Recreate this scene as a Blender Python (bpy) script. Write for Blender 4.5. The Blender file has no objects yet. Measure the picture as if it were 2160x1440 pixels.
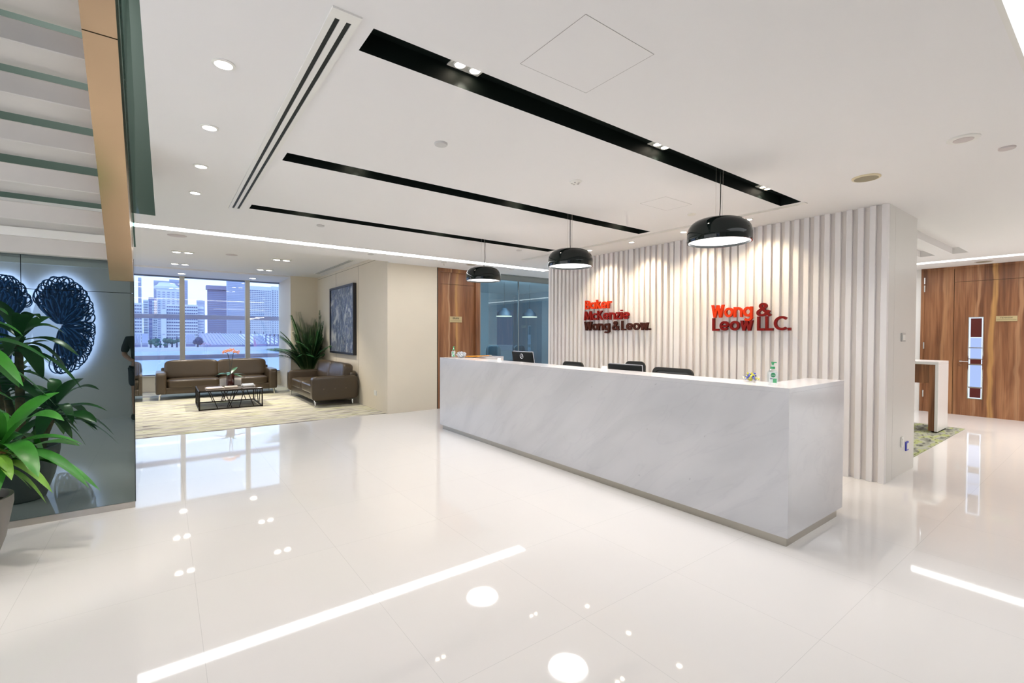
import bpy, bmesh, math, random
from mathutils import Vector, Matrix
random.seed(7)
PI = math.pi
C = bpy.context.scene.collection
S = bpy.context.scene

# ------------------------------------------------------------------ camera
F_PX, YAW, PITCH, ROLL = 980.64, 0.64235, -0.016, 0.00384
EYE = Vector((0, 0, 1.5))
fw = Vector((math.sin(YAW)*math.cos(PITCH), math.cos(YAW)*math.cos(PITCH), math.sin(PITCH)))
rt = Vector((math.cos(YAW), -math.sin(YAW), 0)); up = rt.cross(fw)
R2 = math.cos(ROLL)*rt + math.sin(ROLL)*up; U2 = R2.cross(fw)
cd = bpy.data.cameras.new('camera'); cam = bpy.data.objects.new('camera', cd); C.objects.link(cam)
cd.sensor_width = 36; cd.lens = 36*F_PX/2160; cd.clip_start = 0.02; cd.clip_end = 6000
M = Matrix((R2, U2, -fw)).transposed().to_4x4(); M.translation = EYE
cam.matrix_world = M; S.camera = cam
def at(px, py, Y):
    """world point where the sight line of a measured photo point meets the plane y = Y"""
    d = fw*F_PX + R2*(px-1080) - U2*(py-720)
    return EYE + d*((Y-EYE.y)/d.y)

# ------------------------------------------------------------------ world, exposure
w = bpy.data.worlds.new('sky'); S.world = w; w.use_nodes = True
wn = w.node_tree.nodes; wl = w.node_tree.links; wn.clear()
wo = wn.new('ShaderNodeOutputWorld'); bg = wn.new('ShaderNodeBackground')
tcw = wn.new('ShaderNodeTexCoord'); sxw = wn.new('ShaderNodeSeparateXYZ'); crw = wn.new('ShaderNodeValToRGB')
crw.color_ramp.elements[0].position = 0.0; crw.color_ramp.elements[0].color = (0.40, 0.50, .78, 1)
crw.color_ramp.elements[1].position = 0.25; crw.color_ramp.elements[1].color = (0.42, 0.58, .80, 1)
wl.new(tcw.outputs['Generated'], sxw.inputs[0]); wl.new(sxw.outputs['Z'], crw.inputs[0])
wl.new(crw.outputs[0], bg.inputs[0]); bg.inputs[1].default_value = 1.5
wl.new(bg.outputs[0], wo.inputs[0])
S.view_settings.view_transform = 'Standard'; S.view_settings.look = 'None'
S.view_settings.exposure = 0.96; S.view_settings.gamma = 1; S.view_settings.use_curve_mapping = False

# ------------------------------------------------------------------ materials
MATS = {}
def _new(name):
    m = bpy.data.materials.new(name); m.use_nodes = True; MATS[name] = m
    return m, m.node_tree, m.node_tree.nodes['Principled BSDF']
def mat(name, col, rough=0.5, metal=0.0, spec=0.5, noise=None, bump=None, coat=0.0, trans=0.0, ior=1.5, emit=None):
    if name in MATS: return MATS[name]
    m, t, p = _new(name)
    p.inputs['Base Color'].default_value = (*col, 1); p.inputs['Roughness'].default_value = rough
    p.inputs['Metallic'].default_value = metal; p.inputs['Specular IOR Level'].default_value = spec
    p.inputs['Coat Weight'].default_value = coat; p.inputs['Transmission Weight'].default_value = trans
    p.inputs['IOR'].default_value = ior
    if emit:
        p.inputs['Emission Color'].default_value = (*emit[0], 1); p.inputs['Emission Strength'].default_value = emit[1]
    tc = t.nodes.new('ShaderNodeTexCoord')
    if noise:
        sc, amt = noise
        n = t.nodes.new('ShaderNodeTexNoise'); n.inputs['Scale'].default_value = sc; n.inputs['Detail'].default_value = 4
        t.links.new(tc.outputs['Object'], n.inputs['Vector'])
        r = t.nodes.new('ShaderNodeValToRGB')
        r.color_ramp.elements[0].position = .3; r.color_ramp.elements[1].position = .7
        r.color_ramp.elements[0].color = (*[c*(1-amt) for c in col], 1)
        r.color_ramp.elements[1].color = (*[min(1, c*(1+amt)) for c in col], 1)
        t.links.new(n.outputs[0], r.inputs[0]); t.links.new(r.outputs[0], p.inputs['Base Color'])
    if bump:
        sc, st = bump
        n = t.nodes.new('ShaderNodeTexNoise'); n.inputs['Scale'].default_value = sc; n.inputs['Detail'].default_value = 3
        t.links.new(tc.outputs['Object'], n.inputs['Vector'])
        b = t.nodes.new('ShaderNodeBump'); b.inputs['Strength'].default_value = st; b.inputs['Distance'].default_value = 0.01
        t.links.new(n.outputs[0], b.inputs['Height']); t.links.new(b.outputs[0], p.inputs['Normal'])
    return m
def emis(name, col, st):
    if name in MATS: return MATS[name]
    m = bpy.data.materials.new(name); m.use_nodes = True; MATS[name] = m
    t = m.node_tree; t.nodes.clear()
    e = t.nodes.new('ShaderNodeEmission'); o = t.nodes.new('ShaderNodeOutputMaterial')
    e.inputs[0].default_value = (*col, 1); e.inputs[1].default_value = st
    t.links.new(e.outputs[0], o.inputs[0]); return m
def glass(name, tint, refl=1.0, rough=0.0, ior=1.5, gcol=(1, 1, 1)):
    """thin pane: what lies behind it, tinted, under a Fresnel reflection"""
    m = bpy.data.materials.new(name); m.use_nodes = True; MATS[name] = m
    t = m.node_tree; t.nodes.clear()
    tr = t.nodes.new('ShaderNodeBsdfTransparent'); tr.inputs[0].default_value = (*tint, 1)
    g = t.nodes.new('ShaderNodeBsdfGlossy'); g.inputs['Roughness'].default_value = rough; g.inputs[0].default_value = (*gcol, 1)
    fr = t.nodes.new('ShaderNodeLayerWeight'); fr.inputs[0].default_value = .5
    pw = t.nodes.new('ShaderNodeMath'); pw.operation = 'POWER'; pw.inputs[1].default_value = 4.2
    f0 = ((ior-1)/(ior+1))**2*refl
    mu = t.nodes.new('ShaderNodeMath'); mu.operation = 'MULTIPLY_ADD'; mu.inputs[1].default_value = 1-f0; mu.inputs[2].default_value = f0; mu.use_clamp = True
    mx = t.nodes.new('ShaderNodeMixShader'); o = t.nodes.new('ShaderNodeOutputMaterial')
    t.links.new(fr.outputs['Facing'], pw.inputs[0]); t.links.new(pw.outputs[0], mu.inputs[0]); t.links.new(mu.outputs[0], mx.inputs[0])
    t.links.new(tr.outputs[0], mx.inputs[1]); t.links.new(g.outputs[0], mx.inputs[2]); t.links.new(mx.outputs[0], o.inputs[0])
    return m
def ramp(t, fac, stops):
    r = t.nodes.new('ShaderNodeValToRGB'); e = r.color_ramp.elements
    e[0].position, e[0].color = stops[0][0], (*stops[0][1], 1)
    e[1].position, e[1].color = stops[-1][0], (*stops[-1][1], 1)
    for p, c in stops[1:-1]:
        x = e.new(p); x.color = (*c, 1)
    t.links.new(fac, r.inputs[0]); return r.outputs[0]
def tex(t, kind, scale, loc=(0, 0, 0), rot=(0, 0, 0), **kw):
    tc = t.nodes.new('ShaderNodeTexCoord'); mp = t.nodes.new('ShaderNodeMapping')
    if kw.pop('along', 0): mp.vector_type = 'TEXTURE'
    mp.inputs['Scale'].default_value = scale; mp.inputs['Location'].default_value = loc; mp.inputs['Rotation'].default_value = rot
    n = t.nodes.new(kind)
    t.links.new(tc.outputs['Object'], mp.inputs[0]); t.links.new(mp.outputs[0], n.inputs['Vector'])
    for k, v in kw.items():
        if k in n.inputs: n.inputs[k].default_value = v
        else: setattr(n, k, v)
    return n
def mix(t, fac, a, b, mode='MIX'):
    n = t.nodes.new('ShaderNodeMix'); n.data_type = 'RGBA'; n.blend_type = mode
    for s, v in ((n.inputs[0], fac), (n.inputs[6], a), (n.inputs[7], b)):
        if hasattr(v, 'is_linked'): t.links.new(v, s)
        elif isinstance(v, tuple): s.default_value = (*v, 1)
        else: s.default_value = v
    return n.outputs[2]

# polished white floor tiles with hairline joints
m, t, p = _new('floor_tile')
br = tex(t, 'ShaderNodeTexBrick', (1, 1, 1), loc=(-.14, -.09, 0), offset=0.0)
br.inputs['Scale'].default_value = 1.0; br.inputs['Brick Width'].default_value = .813; br.inputs['Row Height'].default_value = .813
br.inputs['Mortar Size'].default_value = .0011; br.inputs['Mortar Smooth'].default_value = .2
br.inputs['Color1'].default_value = (.77, .75, .735, 1); br.inputs['Color2'].default_value = (.76, .74, .73, 1)
br.inputs['Mortar'].default_value = (.60, .59, .58, 1)
t.links.new(br.outputs[0], p.inputs['Base Color'])
p.inputs['Roughness'].default_value = .035; p.inputs['IOR'].default_value = 1.52; p.inputs['Specular IOR Level'].default_value = .5
FLOOR = m
# striped grey, lime and straw carpet
def carpet(name, cols, sc):
    m, t, p = _new(name)
    a = tex(t, 'ShaderNodeTexNoise', sc, Scale=1.0, Detail=3.0)
    b = tex(t, 'ShaderNodeTexNoise', (sc[0]*2.1, sc[1]*2.3, 1), loc=(5, 3, 0), Scale=1.0, Detail=2.0)
    c1 = ramp(t, a.outputs[0], [(.30, cols[0]), (.42, cols[1]), (.50, cols[2]), (.58, cols[3]), (.72, cols[4])])
    c2 = ramp(t, b.outputs[0], [(.36, cols[5]), (.44, (1, 1, 1)), (1, (1, 1, 1))])
    t.links.new(mix(t, 1.0, c1, c2, 'MULTIPLY'), p.inputs['Base Color'])
    p.inputs['Roughness'].default_value = .95; p.inputs['Specular IOR Level'].default_value = .1
    return m
CARPET = carpet('carpet_striped', [(.20, .18, .18), (.46, .43, .38), (.62, .59, .53), (.56, .56, .34), (.68, .65, .60), (.36, .33, .34)], (1.3, 14, 1))
RUG = carpet('rug_green', [(.13, .13, .12), (.26, .27, .22), (.36, .36, .31), (.34, .38, .14), (.42, .42, .38), (.45, .44, .42)], (3.2, 9, 1))
# white marble with soft diagonal grey veins
m, t, p = _new('marble')
a = tex(t, 'ShaderNodeTexNoise', (1.0, 1.6, .5), rot=(-.72, 0, 0), along=1, Scale=1.3, Detail=6.0, Distortion=.5)
b = tex(t, 'ShaderNodeTexNoise', (1, 2.0, .42), rot=(-.72, 0, 0), along=1, Scale=1.7, Detail=7.0, Distortion=.9)
c1 = ramp(t, a.outputs[0], [(.3, (.59, .59, .61)), (.55, (.655, .65, .67)), (.8, (.70, .69, .705))])
c2 = ramp(t, b.outputs[0], [(.475, (1, 1, 1)), (.495, (.975, .975, .98)), (.503, (.955, .955, .965)), (.52, (.99, .99, .99)), (1, (1, 1, 1))])
sp = tex(t, 'ShaderNodeTexNoise', (1, .2, .09), rot=(-.6, 0, 0), along=1, Scale=2.5, Detail=2.0)
c3 = ramp(t, sp.outputs[0], [(.20, (.72, .72, .74)), (.26, (1, 1, 1)), (1, (1, 1, 1))])
t.links.new(mix(t, 1.0, mix(t, 1.0, c1, c2, 'MULTIPLY'), c3, 'MULTIPLY'), p.inputs['Base Color'])
p.inputs['Roughness'].default_value = .16
MARBLE = m
# walnut veneer with pale sapwood streaks running up
def walnut(name, axis, streaks, shift=0.0):
    """axis: 0 the panel's width runs along x, 1 along y; streaks: (position, half width, colour)"""
    m, t, p = _new(name)
    s1 = (7, 1, .55) if axis == 0 else (1, 7, .55)
    s2 = (60, 1, 1.6) if axis == 0 else (1, 60, 1.6)
    a = tex(t, 'ShaderNodeTexNoise', s1, loc=(shift, shift, shift), Scale=1.0, Detail=5.0, Distortion=.7)
    b = tex(t, 'ShaderNodeTexNoise', s2, loc=(shift, 0, 0), Scale=1.0, Detail=3.0)
    col = ramp(t, a.outputs[0], [(.28, (.15, .055, .022)), (.44, (.27, .11, .045)), (.58, (.36, .16, .07)), (.78, (.50, .25, .11))])
    fine = ramp(t, b.outputs[0], [(.3, (.68, .66, .64)), (.6, (1, 1, 1))])
    col = mix(t, 1.0, col, fine, 'MULTIPLY')
    tc = t.nodes.new('ShaderNodeTexCoord'); sx = t.nodes.new('ShaderNodeSeparateXYZ'); t.links.new(tc.outputs['Object'], sx.inputs[0])
    wv = tex(t, 'ShaderNodeTexNoise', (.6, .6, 1.1), loc=(3, shift, 0), Scale=1.2, Detail=2.0)
    for pos, hw, c in streaks:
        ad = t.nodes.new('ShaderNodeMath'); ad.operation = 'MULTIPLY_ADD'
        t.links.new(wv.outputs[0], ad.inputs[0]); ad.inputs[1].default_value = .16
        t.links.new(sx.outputs[axis], ad.inputs[2])
        d = t.nodes.new('ShaderNodeMath'); d.operation = 'SUBTRACT'; t.links.new(ad.outputs[0], d.inputs[0]); d.inputs[1].default_value = pos+.08
        ab = t.nodes.new('ShaderNodeMath'); ab.operation = 'ABSOLUTE'; t.links.new(d.outputs[0], ab.inputs[0])
        mr = t.nodes.new('ShaderNodeMapRange'); t.links.new(ab.outputs[0], mr.inputs[0])
        mr.inputs[1].default_value = hw*.6; mr.inputs[2].default_value = hw*1.3; mr.inputs[3].default_value = .85; mr.inputs[4].default_value = 0
        col = mix(t, mr.outputs[0], col, mix(t, 1.0, c, fine, 'MULTIPLY'))
    t.links.new(col, p.inputs['Base Color']); p.inputs['Roughness'].default_value = .38
    return m
GOLD = (.56, .30, .10)
WALN_L = walnut('walnut_far_door', 0, [(.30, .016, (.55, .33, .18)), (.475, .028, GOLD)], 2.0)
WALN_R = walnut('walnut_right_door', 1, [(.05, .035, GOLD), (.26, .02, (.46, .24, .12)), (.70, .035, (.44, .22, .10)), (-.28, .03, (.46, .24, .12)), (-.8, .03, GOLD)], 5.3)
WALN_D = walnut('walnut_table', 1, [(.16, .025, (.36, .15, .04))], 9.0)
# abstract canvas, blue, slate and bone paint
m, t, p = _new('abstract_canvas')
a = tex(t, 'ShaderNodeTexNoise', (1, 1.6, .9), Scale=1.7, Detail=4.0, Distortion=1.6)
b = tex(t, 'ShaderNodeTexNoise', (1, 3.2, 1.0), loc=(2, 5, 1), Scale=1.5, Detail=4.0, Distortion=3.5)
c = ramp(t, a.outputs[0], [(.32, (.010, .018, .05)), (.43, (.03, .05, .10)), (.5, (.10, .14, .18)), (.56, (.04, .06, .16)), (.60, (.46, .48, .48)), (.70, (.75, .75, .68))])
d = ramp(t, b.outputs[0], [(.44, (.03, .045, .10)), (.5, (.16, .18, .19)), (.54, (.78, .76, .62)), (.58, (.05, .07, .20))])
t.links.new(mix(t, .42, c, d), p.inputs['Base Color']); p.inputs['Roughness'].default_value = .45
CANVAS = m

M_CEIL = mat('ceiling_white', (.84, .825, .81), .9, spec=.1)
M_WALL = mat('wall_beige', (.74, .665, .54), .6, spec=.3, noise=(.8, .03))
M_WALLW = mat('wall_white', (.80, .78, .75), .7, spec=.2)
M_SLAT = mat('slat_lacquer', (.80, .775, .77), .32)
M_SLATB = mat('slat_backing', (.80, .75, .71), .6)
M_COL = mat('column_panel', (.70, .685, .65), .35)
M_BLACK = mat('matt_black', (.006, .010, .008), .5, spec=.25)
M_SLOT = mat('channel_black', (.005, .009, .007), .6, spec=.15)
M_STEEL = mat('brushed_steel', (.55, .52, .47), .3, metal=1, noise=(3, .08))
M_SKIRT = mat('skirting_steel', (.42, .39, .34), .35, metal=1)
M_CHROME = mat('chrome', (.8, .8, .8), .08, metal=1)
M_TRIMW = mat('trim_white', (.80, .79, .74), .4)
M_GREEN = mat('void_green_panel', (.075, .115, .095), .35, spec=.4)
M_STONE = mat('stair_stone', (.68, .645, .61), .55, noise=(3, .05))
M_STONEB = M_STONE
M_PEND = mat('pendant_lacquer', (.006, .010, .009), .05, spec=.35)
M_DIFF = emis('pendant_diffuser', (1.0, .985, .97), 2.0)
M_LAMP = emis('lamp_warm', (1.0, .86, .70), 14.0)
M_LAMPW = emis('lamp_neutral', (1.0, .93, .84), 12.0)
M_COVE = emis('cove_light', (.97, .98, 1.0), 5.0)
M_PANEL = emis('ceiling_light_panel', (.96, .98, 1.0), 1.2)
M_PLATE = mat('plate_white', (.80, .78, .70), .5)
M_LEATH = mat('leather_taupe', (.066, .047, .029), .30, bump=(9, .12), noise=(2.5, .08))
M_SEAM = mat('leather_seam', (.12, .09, .055), .6)
M_IRON = mat('dark_iron', (.025, .02, .016), .4, metal=.6)
M_TTOP = mat('table_glass_top', (.055, .035, .022), .05, coat=1)
M_MIRR = None
m, t, p = _new('black_mirror_glass')
p.inputs['Base Color'].default_value = (.006, .014, .013, 1); p.inputs['Roughness'].default_value = .9
p.inputs['Specular IOR Level'].default_value = 0
gl = t.nodes.new('ShaderNodeBsdfGlossy'); gl.inputs['Roughness'].default_value = 0.0; gl.inputs[0].default_value = (.66, .80, .80, 1)
lw = t.nodes.new('ShaderNodeLayerWeight'); lw.inputs[0].default_value = .38
mr = t.nodes.new('ShaderNodeMapRange'); mr.inputs[3].default_value = .26; mr.inputs[4].default_value = 1.0
mxs = t.nodes.new('ShaderNodeMixShader')
t.links.new(lw.outputs['Fresnel'], mr.inputs[0]); t.links.new(mr.outputs[0], mxs.inputs[0])
t.links.new(p.outputs[0], mxs.inputs[1]); t.links.new(gl.outputs[0], mxs.inputs[2])
t.links.new(mxs.outputs[0], t.nodes['Material Output'].inputs[0]); M_MIRR = m
M_GLASS = glass('window_glass', (.95, .975, 1.0), 2.2, ior=1.5)
M_SIDEG = glass('side_glass', (.90, .95, .94), 1.0, ior=1.52)
M_MEET = glass('meeting_room_glass', (.55, .68, .74), 1.5, ior=1.6, gcol=(.9, .97, 1.0))
M_CLEAR = glass('clear_glass', (.985, .99, .99), 1.0, rough=.02, ior=1.4)
M_BRASS = mat('brass_plate', (.66, .54, .30), .3, metal=.6)
M_INK = mat('ink_dark', (.03, .025, .015), .6)
M_RED = mat('frosted_red', (.10, .008, .004), .5)
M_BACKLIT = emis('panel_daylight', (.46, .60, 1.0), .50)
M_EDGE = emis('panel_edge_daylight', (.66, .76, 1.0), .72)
M_L1 = mat('letter_orange', (.68, .040, .004), .45, spec=.15)
M_L2 = mat('letter_red', (.24, .007, .004), .45, spec=.15)
M_L3 = mat('letter_brown', (.055, .012, .006), .45, spec=.15)
M_L4 = mat('letter_crimson', (.19, .005, .003), .45, spec=.15)
M_LSIDE = mat('letter_side', (.2, .02, .01), .4)
M_LEAF = mat('leaf_dracaena', (.045, .24, .03), .3, noise=(5, .35))
M_LEAF2 = mat('leaf_young', (.16, .36, .045), .3, noise=(5, .3))
M_PALM = mat('leaf_palm', (.022, .095, .028), .6, spec=.2, noise=(4, .4))
M_STEM = mat('plant_stem', (.10, .16, .05), .5)
M_TRUNK = mat('trunk_bark', (.42, .24, .10), .8, noise=(20, .35), bump=(30, .6))
M_POT = mat('pot_grey', (.115, .105, .10), .5)
M_SOIL = mat('soil', (.03, .02, .012), .95)
M_ORCH = mat('orchid_orange', (.85, .28, .04), .5, noise=(30, .3))
M_VASE = mat('vase_oxblood', (.055, .012, .010), .12, coat=.6)
M_PAPER = mat('paper_white', (.80, .77, .73), .7)
M_PAPERC = mat('paper_cream', (.74, .64, .55), .7)
M_MON = mat('monitor_black', (.006, .008, .008), .5, spec=.25)
M_SILV = mat('silver_plastic', (.55, .57, .62), .3, metal=.5)
M_MESH = mat('chair_black', (.012, .014, .013), .6)
M_CANVM = mat('chair_mesh', (.05, .055, .055), .7)
M_GRN = mat('pump_green', (.06, .42, .17), .35)
M_LABEL = mat('label_white', (.75, .80, .80), .4)
M_NAVY = mat('label_navy', (.02, .05, .2), .5)
M_BLUEP = mat('wrapper_blue', (.06, .09, .50), .3)
M_YELP = mat('wrapper_yellow', (.66, .62, .05), .3)
M_FOLD = mat('folder_orange', (.80, .30, .02), .5)
M_FOIL = mat('crumpled_wrap', (.55, .57, .60), .25, metal=.5, bump=(40, .8))

# ------------------------------------------------------------------ mesh helpers
class MB:
    def __init__(s): s.bm = bmesh.new()
    def face(s, pts):
        vs = [s.bm.verts.new(Vector(q)) for q in pts]
        return s.bm.faces.new(vs)
    def box(s, x0, x1, y0, y1, z0, z1, bev=0, seg=2):
        n = bmesh.new()
        r = bmesh.ops.create_cube(n, size=1)
        for v in n.verts:
            v.co = Vector((x0+(v.co.x+.5)*(x1-x0), y0+(v.co.y+.5)*(y1-y0), z0+(v.co.z+.5)*(z1-z0)))
        if bev: bmesh.ops.bevel(n, geom=n.edges[:], offset=bev, segments=seg, profile=.5, affect='EDGES')
        s.merge(n); return s
    def merge(s, n, mtx=None):
        me = bpy.data.meshes.new('t'); n.to_mesh(me); n.free()
        if mtx: me.transform(mtx)
        s.bm.from_mesh(me); bpy.data.meshes.remove(me)
    def xf(s, mtx):
        bmesh.ops.transform(s.bm, matrix=mtx, verts=s.bm.verts[:]); return s
    def cyl(s, p0, p1, r0, r1=None, n=16):
        r1 = r0 if r1 is None else r1
        p0, p1 = Vector(p0), Vector(p1); d = p1-p0
        b = bmesh.new(); bmesh.ops.create_cone(b, cap_ends=True, segments=n, radius1=r0, radius2=max(r1, 1e-5), depth=d.length)
        s.merge(b, Matrix.Translation((p0+p1)/2) @ d.to_track_quat('Z', 'Y').to_matrix().to_4x4()); return s
    def tube(s, pts, r, n=8):
        pts = [Vector(q) for q in pts]; rings = []
        for i, q in enumerate(pts):
            d = (pts[min(i+1, len(pts)-1)]-pts[max(i-1, 0)]).normalized()
            a = d.orthogonal().normalized() if i == 0 else (rings_a - d*rings_a.dot(d)).normalized()
            rings_a = a; b = d.cross(a)
            rr = r(i/(len(pts)-1)) if callable(r) else r
            rings.append([s.bm.verts.new(q+(a*math.cos(2*PI*k/n)+b*math.sin(2*PI*k/n))*rr) for k in range(n)])
        for A, B in zip(rings, rings[1:]):
            for k in range(n): s.bm.faces.new((A[k], A[(k+1) % n], B[(k+1) % n], B[k]))
        s.bm.faces.new(rings[0][::-1]); s.bm.faces.new(rings[-1]); return s
    def lathe(s, prof, n=48, c=(0, 0, 0), cap=False):
        rings = []
        for r, z in prof:
            if r < 1e-6: rings.append([s.bm.verts.new((c[0], c[1], c[2]+z))])
            else: rings.append([s.bm.verts.new((c[0]+r*math.cos(2*PI*k/n), c[1]+r*math.sin(2*PI*k/n), c[2]+z)) for k in range(n)])
        for A, B in zip(rings, rings[1:]):
            for k in range(n):
                a = [A[k % len(A)], A[(k+1) % len(A)], B[(k+1) % len(B)], B[k % len(B)]]
                u = []
                for v in a:
                    if v not in u: u.append(v)
                if len(u) > 2: s.bm.faces.new(u)
        return s
    def prism(s, poly, axis, a, b):
        """poly: 2-D outline in the two other axes, extruded along axis from a to b"""
        def P(u, v, q): return ((q, u, v), (u, q, v), (u, v, q))[axis]
        A = [s.bm.verts.new(P(u, v, a)) for u, v in poly]; B = [s.bm.verts.new(P(u, v, b)) for u, v in poly]
        s.bm.faces.new(A); s.bm.faces.new(B[::-1])
        for i in range(len(A)):
            j = (i+1) % len(A); s.bm.faces.new((A[i], B[i], B[j], A[j]))
        return s
    def puff(s, cx, cy, cz, a, b, c, p=6.0, n=10, sag=0.0):
        """superellipsoid cushion, half sizes a b c"""
        nb = bmesh.new(); bmesh.ops.create_cube(nb, size=2)
        bmesh.ops.subdivide_edges(nb, edges=nb.edges[:], cuts=n, use_grid_fill=True)
        for v in nb.verts:
            x, y, z = (math.copysign(abs(q)**.8, q) for q in v.co)
            k = (abs(x)**p+abs(y)**p+abs(z)**p)**(-1/p)
            v.co = Vector((cx+x*k*a, cy+y*k*b, cz+z*k*c*(1+sag*(1-(v.co.x)**2)*(1-v.co.y**2))))
        s.merge(nb); return s
    def build(s, name, m, parent=None, origin=None, smooth=False, kind=None, label=None, sub=0):
        me = bpy.data.meshes.new(name)
        bmesh.ops.recalc_face_normals(s.bm, faces=s.bm.faces[:])
        s.bm.to_mesh(me); s.bm.free()
        me.materials.append(m)
        if smooth:
            for p in me.polygons: p.use_smooth = True
            try: me.set_sharp_from_angle(angle=math.radians(38))
            except Exception: pass
        o = bpy.data.objects.new(name, me); C.objects.link(o)
        if parent is not None:
            o.parent = parent
            if origin is not None: me.transform(Matrix.Translation(-Vector(origin)))
        elif origin is not None:
            me.transform(Matrix.Translation(-Vector(origin))); o.location = origin
        if kind: o['kind'] = kind
        if label: o['label'] = label
        if sub:
            mo = o.modifiers.new('s', 'SUBSURF'); mo.levels = sub; mo.render_levels = sub
        return o
def thing(name, label, cat, loc=(0, 0, 0), rz=0, group=None):
    o = bpy.data.objects.new(name, None); C.objects.link(o); o.empty_display_size = .1
    o.location = loc; o.rotation_euler = (0, 0, rz); o['label'] = label; o['category'] = cat
    if group: o['group'] = group
    return o
def tag(o, label, cat, group=None, kind=None):
    o['label'] = label; o['category'] = cat
    if group: o['group'] = group
    if kind: o['kind'] = kind
    return o
def struct(o):
    o['kind'] = 'structure'; return o
def copy_thing(r, loc, rz=0, label=None):
    n = r.copy(); C.objects.link(n); n.location = loc; n.rotation_euler = (0, 0, rz)
    if label: n['label'] = label
    for ch in list(r.children):
        c = ch.copy(); C.objects.link(c); c.parent = n
        for g in list(ch.children):
            d = g.copy(); C.objects.link(d); d.parent = c
    return n
def light(name, kind, loc, energy, col, rot=(0, 0, 0), **kw):
    l = bpy.data.lights.new(name, kind); l.energy = energy; l.color = col
    for k, v in kw.items(): setattr(l, k, v)
    o = bpy.data.objects.new(name, l); C.objects.link(o); o.location = loc; o.rotation_euler = rot
    return o
def text_mesh(txt, size, depth=.001, spacing=1.0):
    cu = bpy.data.curves.new('t', 'FONT'); cu.body = txt; cu.size = size; cu.extrude = depth; cu.align_x = 'CENTER'; cu.align_y = 'CENTER'
    cu.space_character = spacing
    o = bpy.data.objects.new('t', cu); C.objects.link(o)
    me = bpy.data.meshes.new_from_object(o); bpy.data.objects.remove(o); b = MB(); b.bm.from_mesh(me); bpy.data.meshes.remove(me)
    return b

HC, HL, HS = 2.82, 3.0, 2.97            # ceiling heights: lobby, lounge, window soffit
X_SL, Y_SL0, Y_SL1 = 5.79, 1.482, 6.57   # slatted partition
X_R = 12.1                               # wall with the walnut doors
Y_B = 8.32                               # wall with the far door
X_LW = 3.33                              # lounge's right wall
Y_W = 14.87                              # windows
MY = 5.116                               # black mirror glass
X_L = -3.4                               # far left wall

# ------------------------------------------------------------------ big ceiling lights (out of view behind and beside the camera, one edge in view)
t_ = thing('ceiling_light_panel', 'large glowing white light panel in the ceiling at the right edge', 'ceiling light', (3.6, -.6, HC))
b = MB(); b.box(2.2, 5.2, -1.3, .33, HC+.05, HC+.07); b.build('diffuser', M_PANEL, t_, (3.6, -.6, HC))
b = MB()
for a in ((2.18, 2.2, -1.32, .35), (5.2, 5.22, -1.32, .35), (2.18, 5.22, .33, .35), (2.18, 5.22, -1.32, -1.3)):
    b.box(a[0], a[1], a[2], a[3], HC-.001, HC+.07)
b.build('frame', M_TRIMW, t_, (3.6, -.6, HC))

# ------------------------------------------------------------------ room shell
def holes_plane(x0, x1, y0, y1, z, holes):
    b = MB(); xs = sorted({x0, x1, *[h[0] for h in holes], *[h[1] for h in holes]}); ys = sorted({y0, y1, *[h[2] for h in holes], *[h[3] for h in holes]})
    xs = [x for x in xs if x0 <= x <= x1]; ys = [y for y in ys if y0 <= y <= y1]
    for xa, xb in zip(xs, xs[1:]):
        for ya, yb in zip(ys, ys[1:]):
            cx, cy = (xa+xb)/2, (ya+yb)/2
            if any(h[0] < cx < h[1] and h[2] < cy < h[3] for h in holes): continue
            b.face([(xa, ya, z), (xa, yb, z), (xb, yb, z), (xb, ya, z)])
    bmesh.ops.remove_doubles(b.bm, verts=b.bm.verts[:], dist=1e-5)
    return b
b = MB(); b.box(X_L, X_R+.1, -3.2, 8.4, -.05, 0); b.box(X_LW-.0, X_R+.1, 8.4, 13.5, -.05, 0)
struct(b.build('floor', FLOOR))
b = MB(); b.box(X_L, X_LW, 8.4, Y_W+.2, -.05, .006)
o = struct(b.build('floor_lounge_carpet', CARPET)); o.name = 'floor_lounge'
SLOTS = [(.735, 5.06, 1.99, 2.185), (.73, 5.0, 3.73, 3.915), (.73, 4.93, 5.45, 5.64)]
VOID = (-1.8, -.07, .6, 6.64)
COVE = (X_L, 6.4, 7.22, 7.46)
RCOVE = (10.98, 11.24, -3.2, 7.2)
COFF = [(6.3, 10.2, 1.58, 1.77), (6.3, 10.2, 1.98, 2.17), (6.3, 10.2, 2.38, 2.57)]
LDIFF = (.575, .655, 2.05, 5.66)
holes = SLOTS+[VOID, COVE, RCOVE, (2.2, 5.2, -1.3, .33)]+COFF
b = holes_plane(X_L, X_R+.1, -3.2, 8.2, HC, holes)
for (x0, x1, y0, y1) in COFF:      # shallow coffers behind the partition
    z1 = HC+.10
    b.face([(x0, y0, z1), (x1, y0, z1), (x1, y1, z1), (x0, y1, z1)])
    for q in (((x0, y0), (x1, y0)), ((x1, y0), (x1, y1)), ((x1, y1), (x0, y1)), ((x0, y1), (x0, y0))):
        b.face([(*q[0], HC), (*q[1], HC), (*q[1], z1), (*q[0], z1)])
# bulkhead edge and raised lounge ceiling
b.face([(X_L, 8.2, HC), (X_LW, 8.2, HC), (X_LW, 8.2, HL), (X_L, 8.2, HL)])
struct(b.build('ceiling', M_CEIL))
b = MB(); b.box(X_LW, X_R+.1, 8.2, 8.30, HC, HC+.05); b.box(X_LW+.1, X_R+.1, 8.30, 13.5, HC, HC+.05)
struct(b.build('ceiling_meeting', M_CEIL))
b = MB(); b.box(X_L, X_LW, 8.2, 13.3, HL, HL+.05); b.box(X_L, X_LW, 13.3, Y_W+.2, HS, HL+.05)
struct(b.build('ceiling_lounge', M_CEIL))
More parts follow.
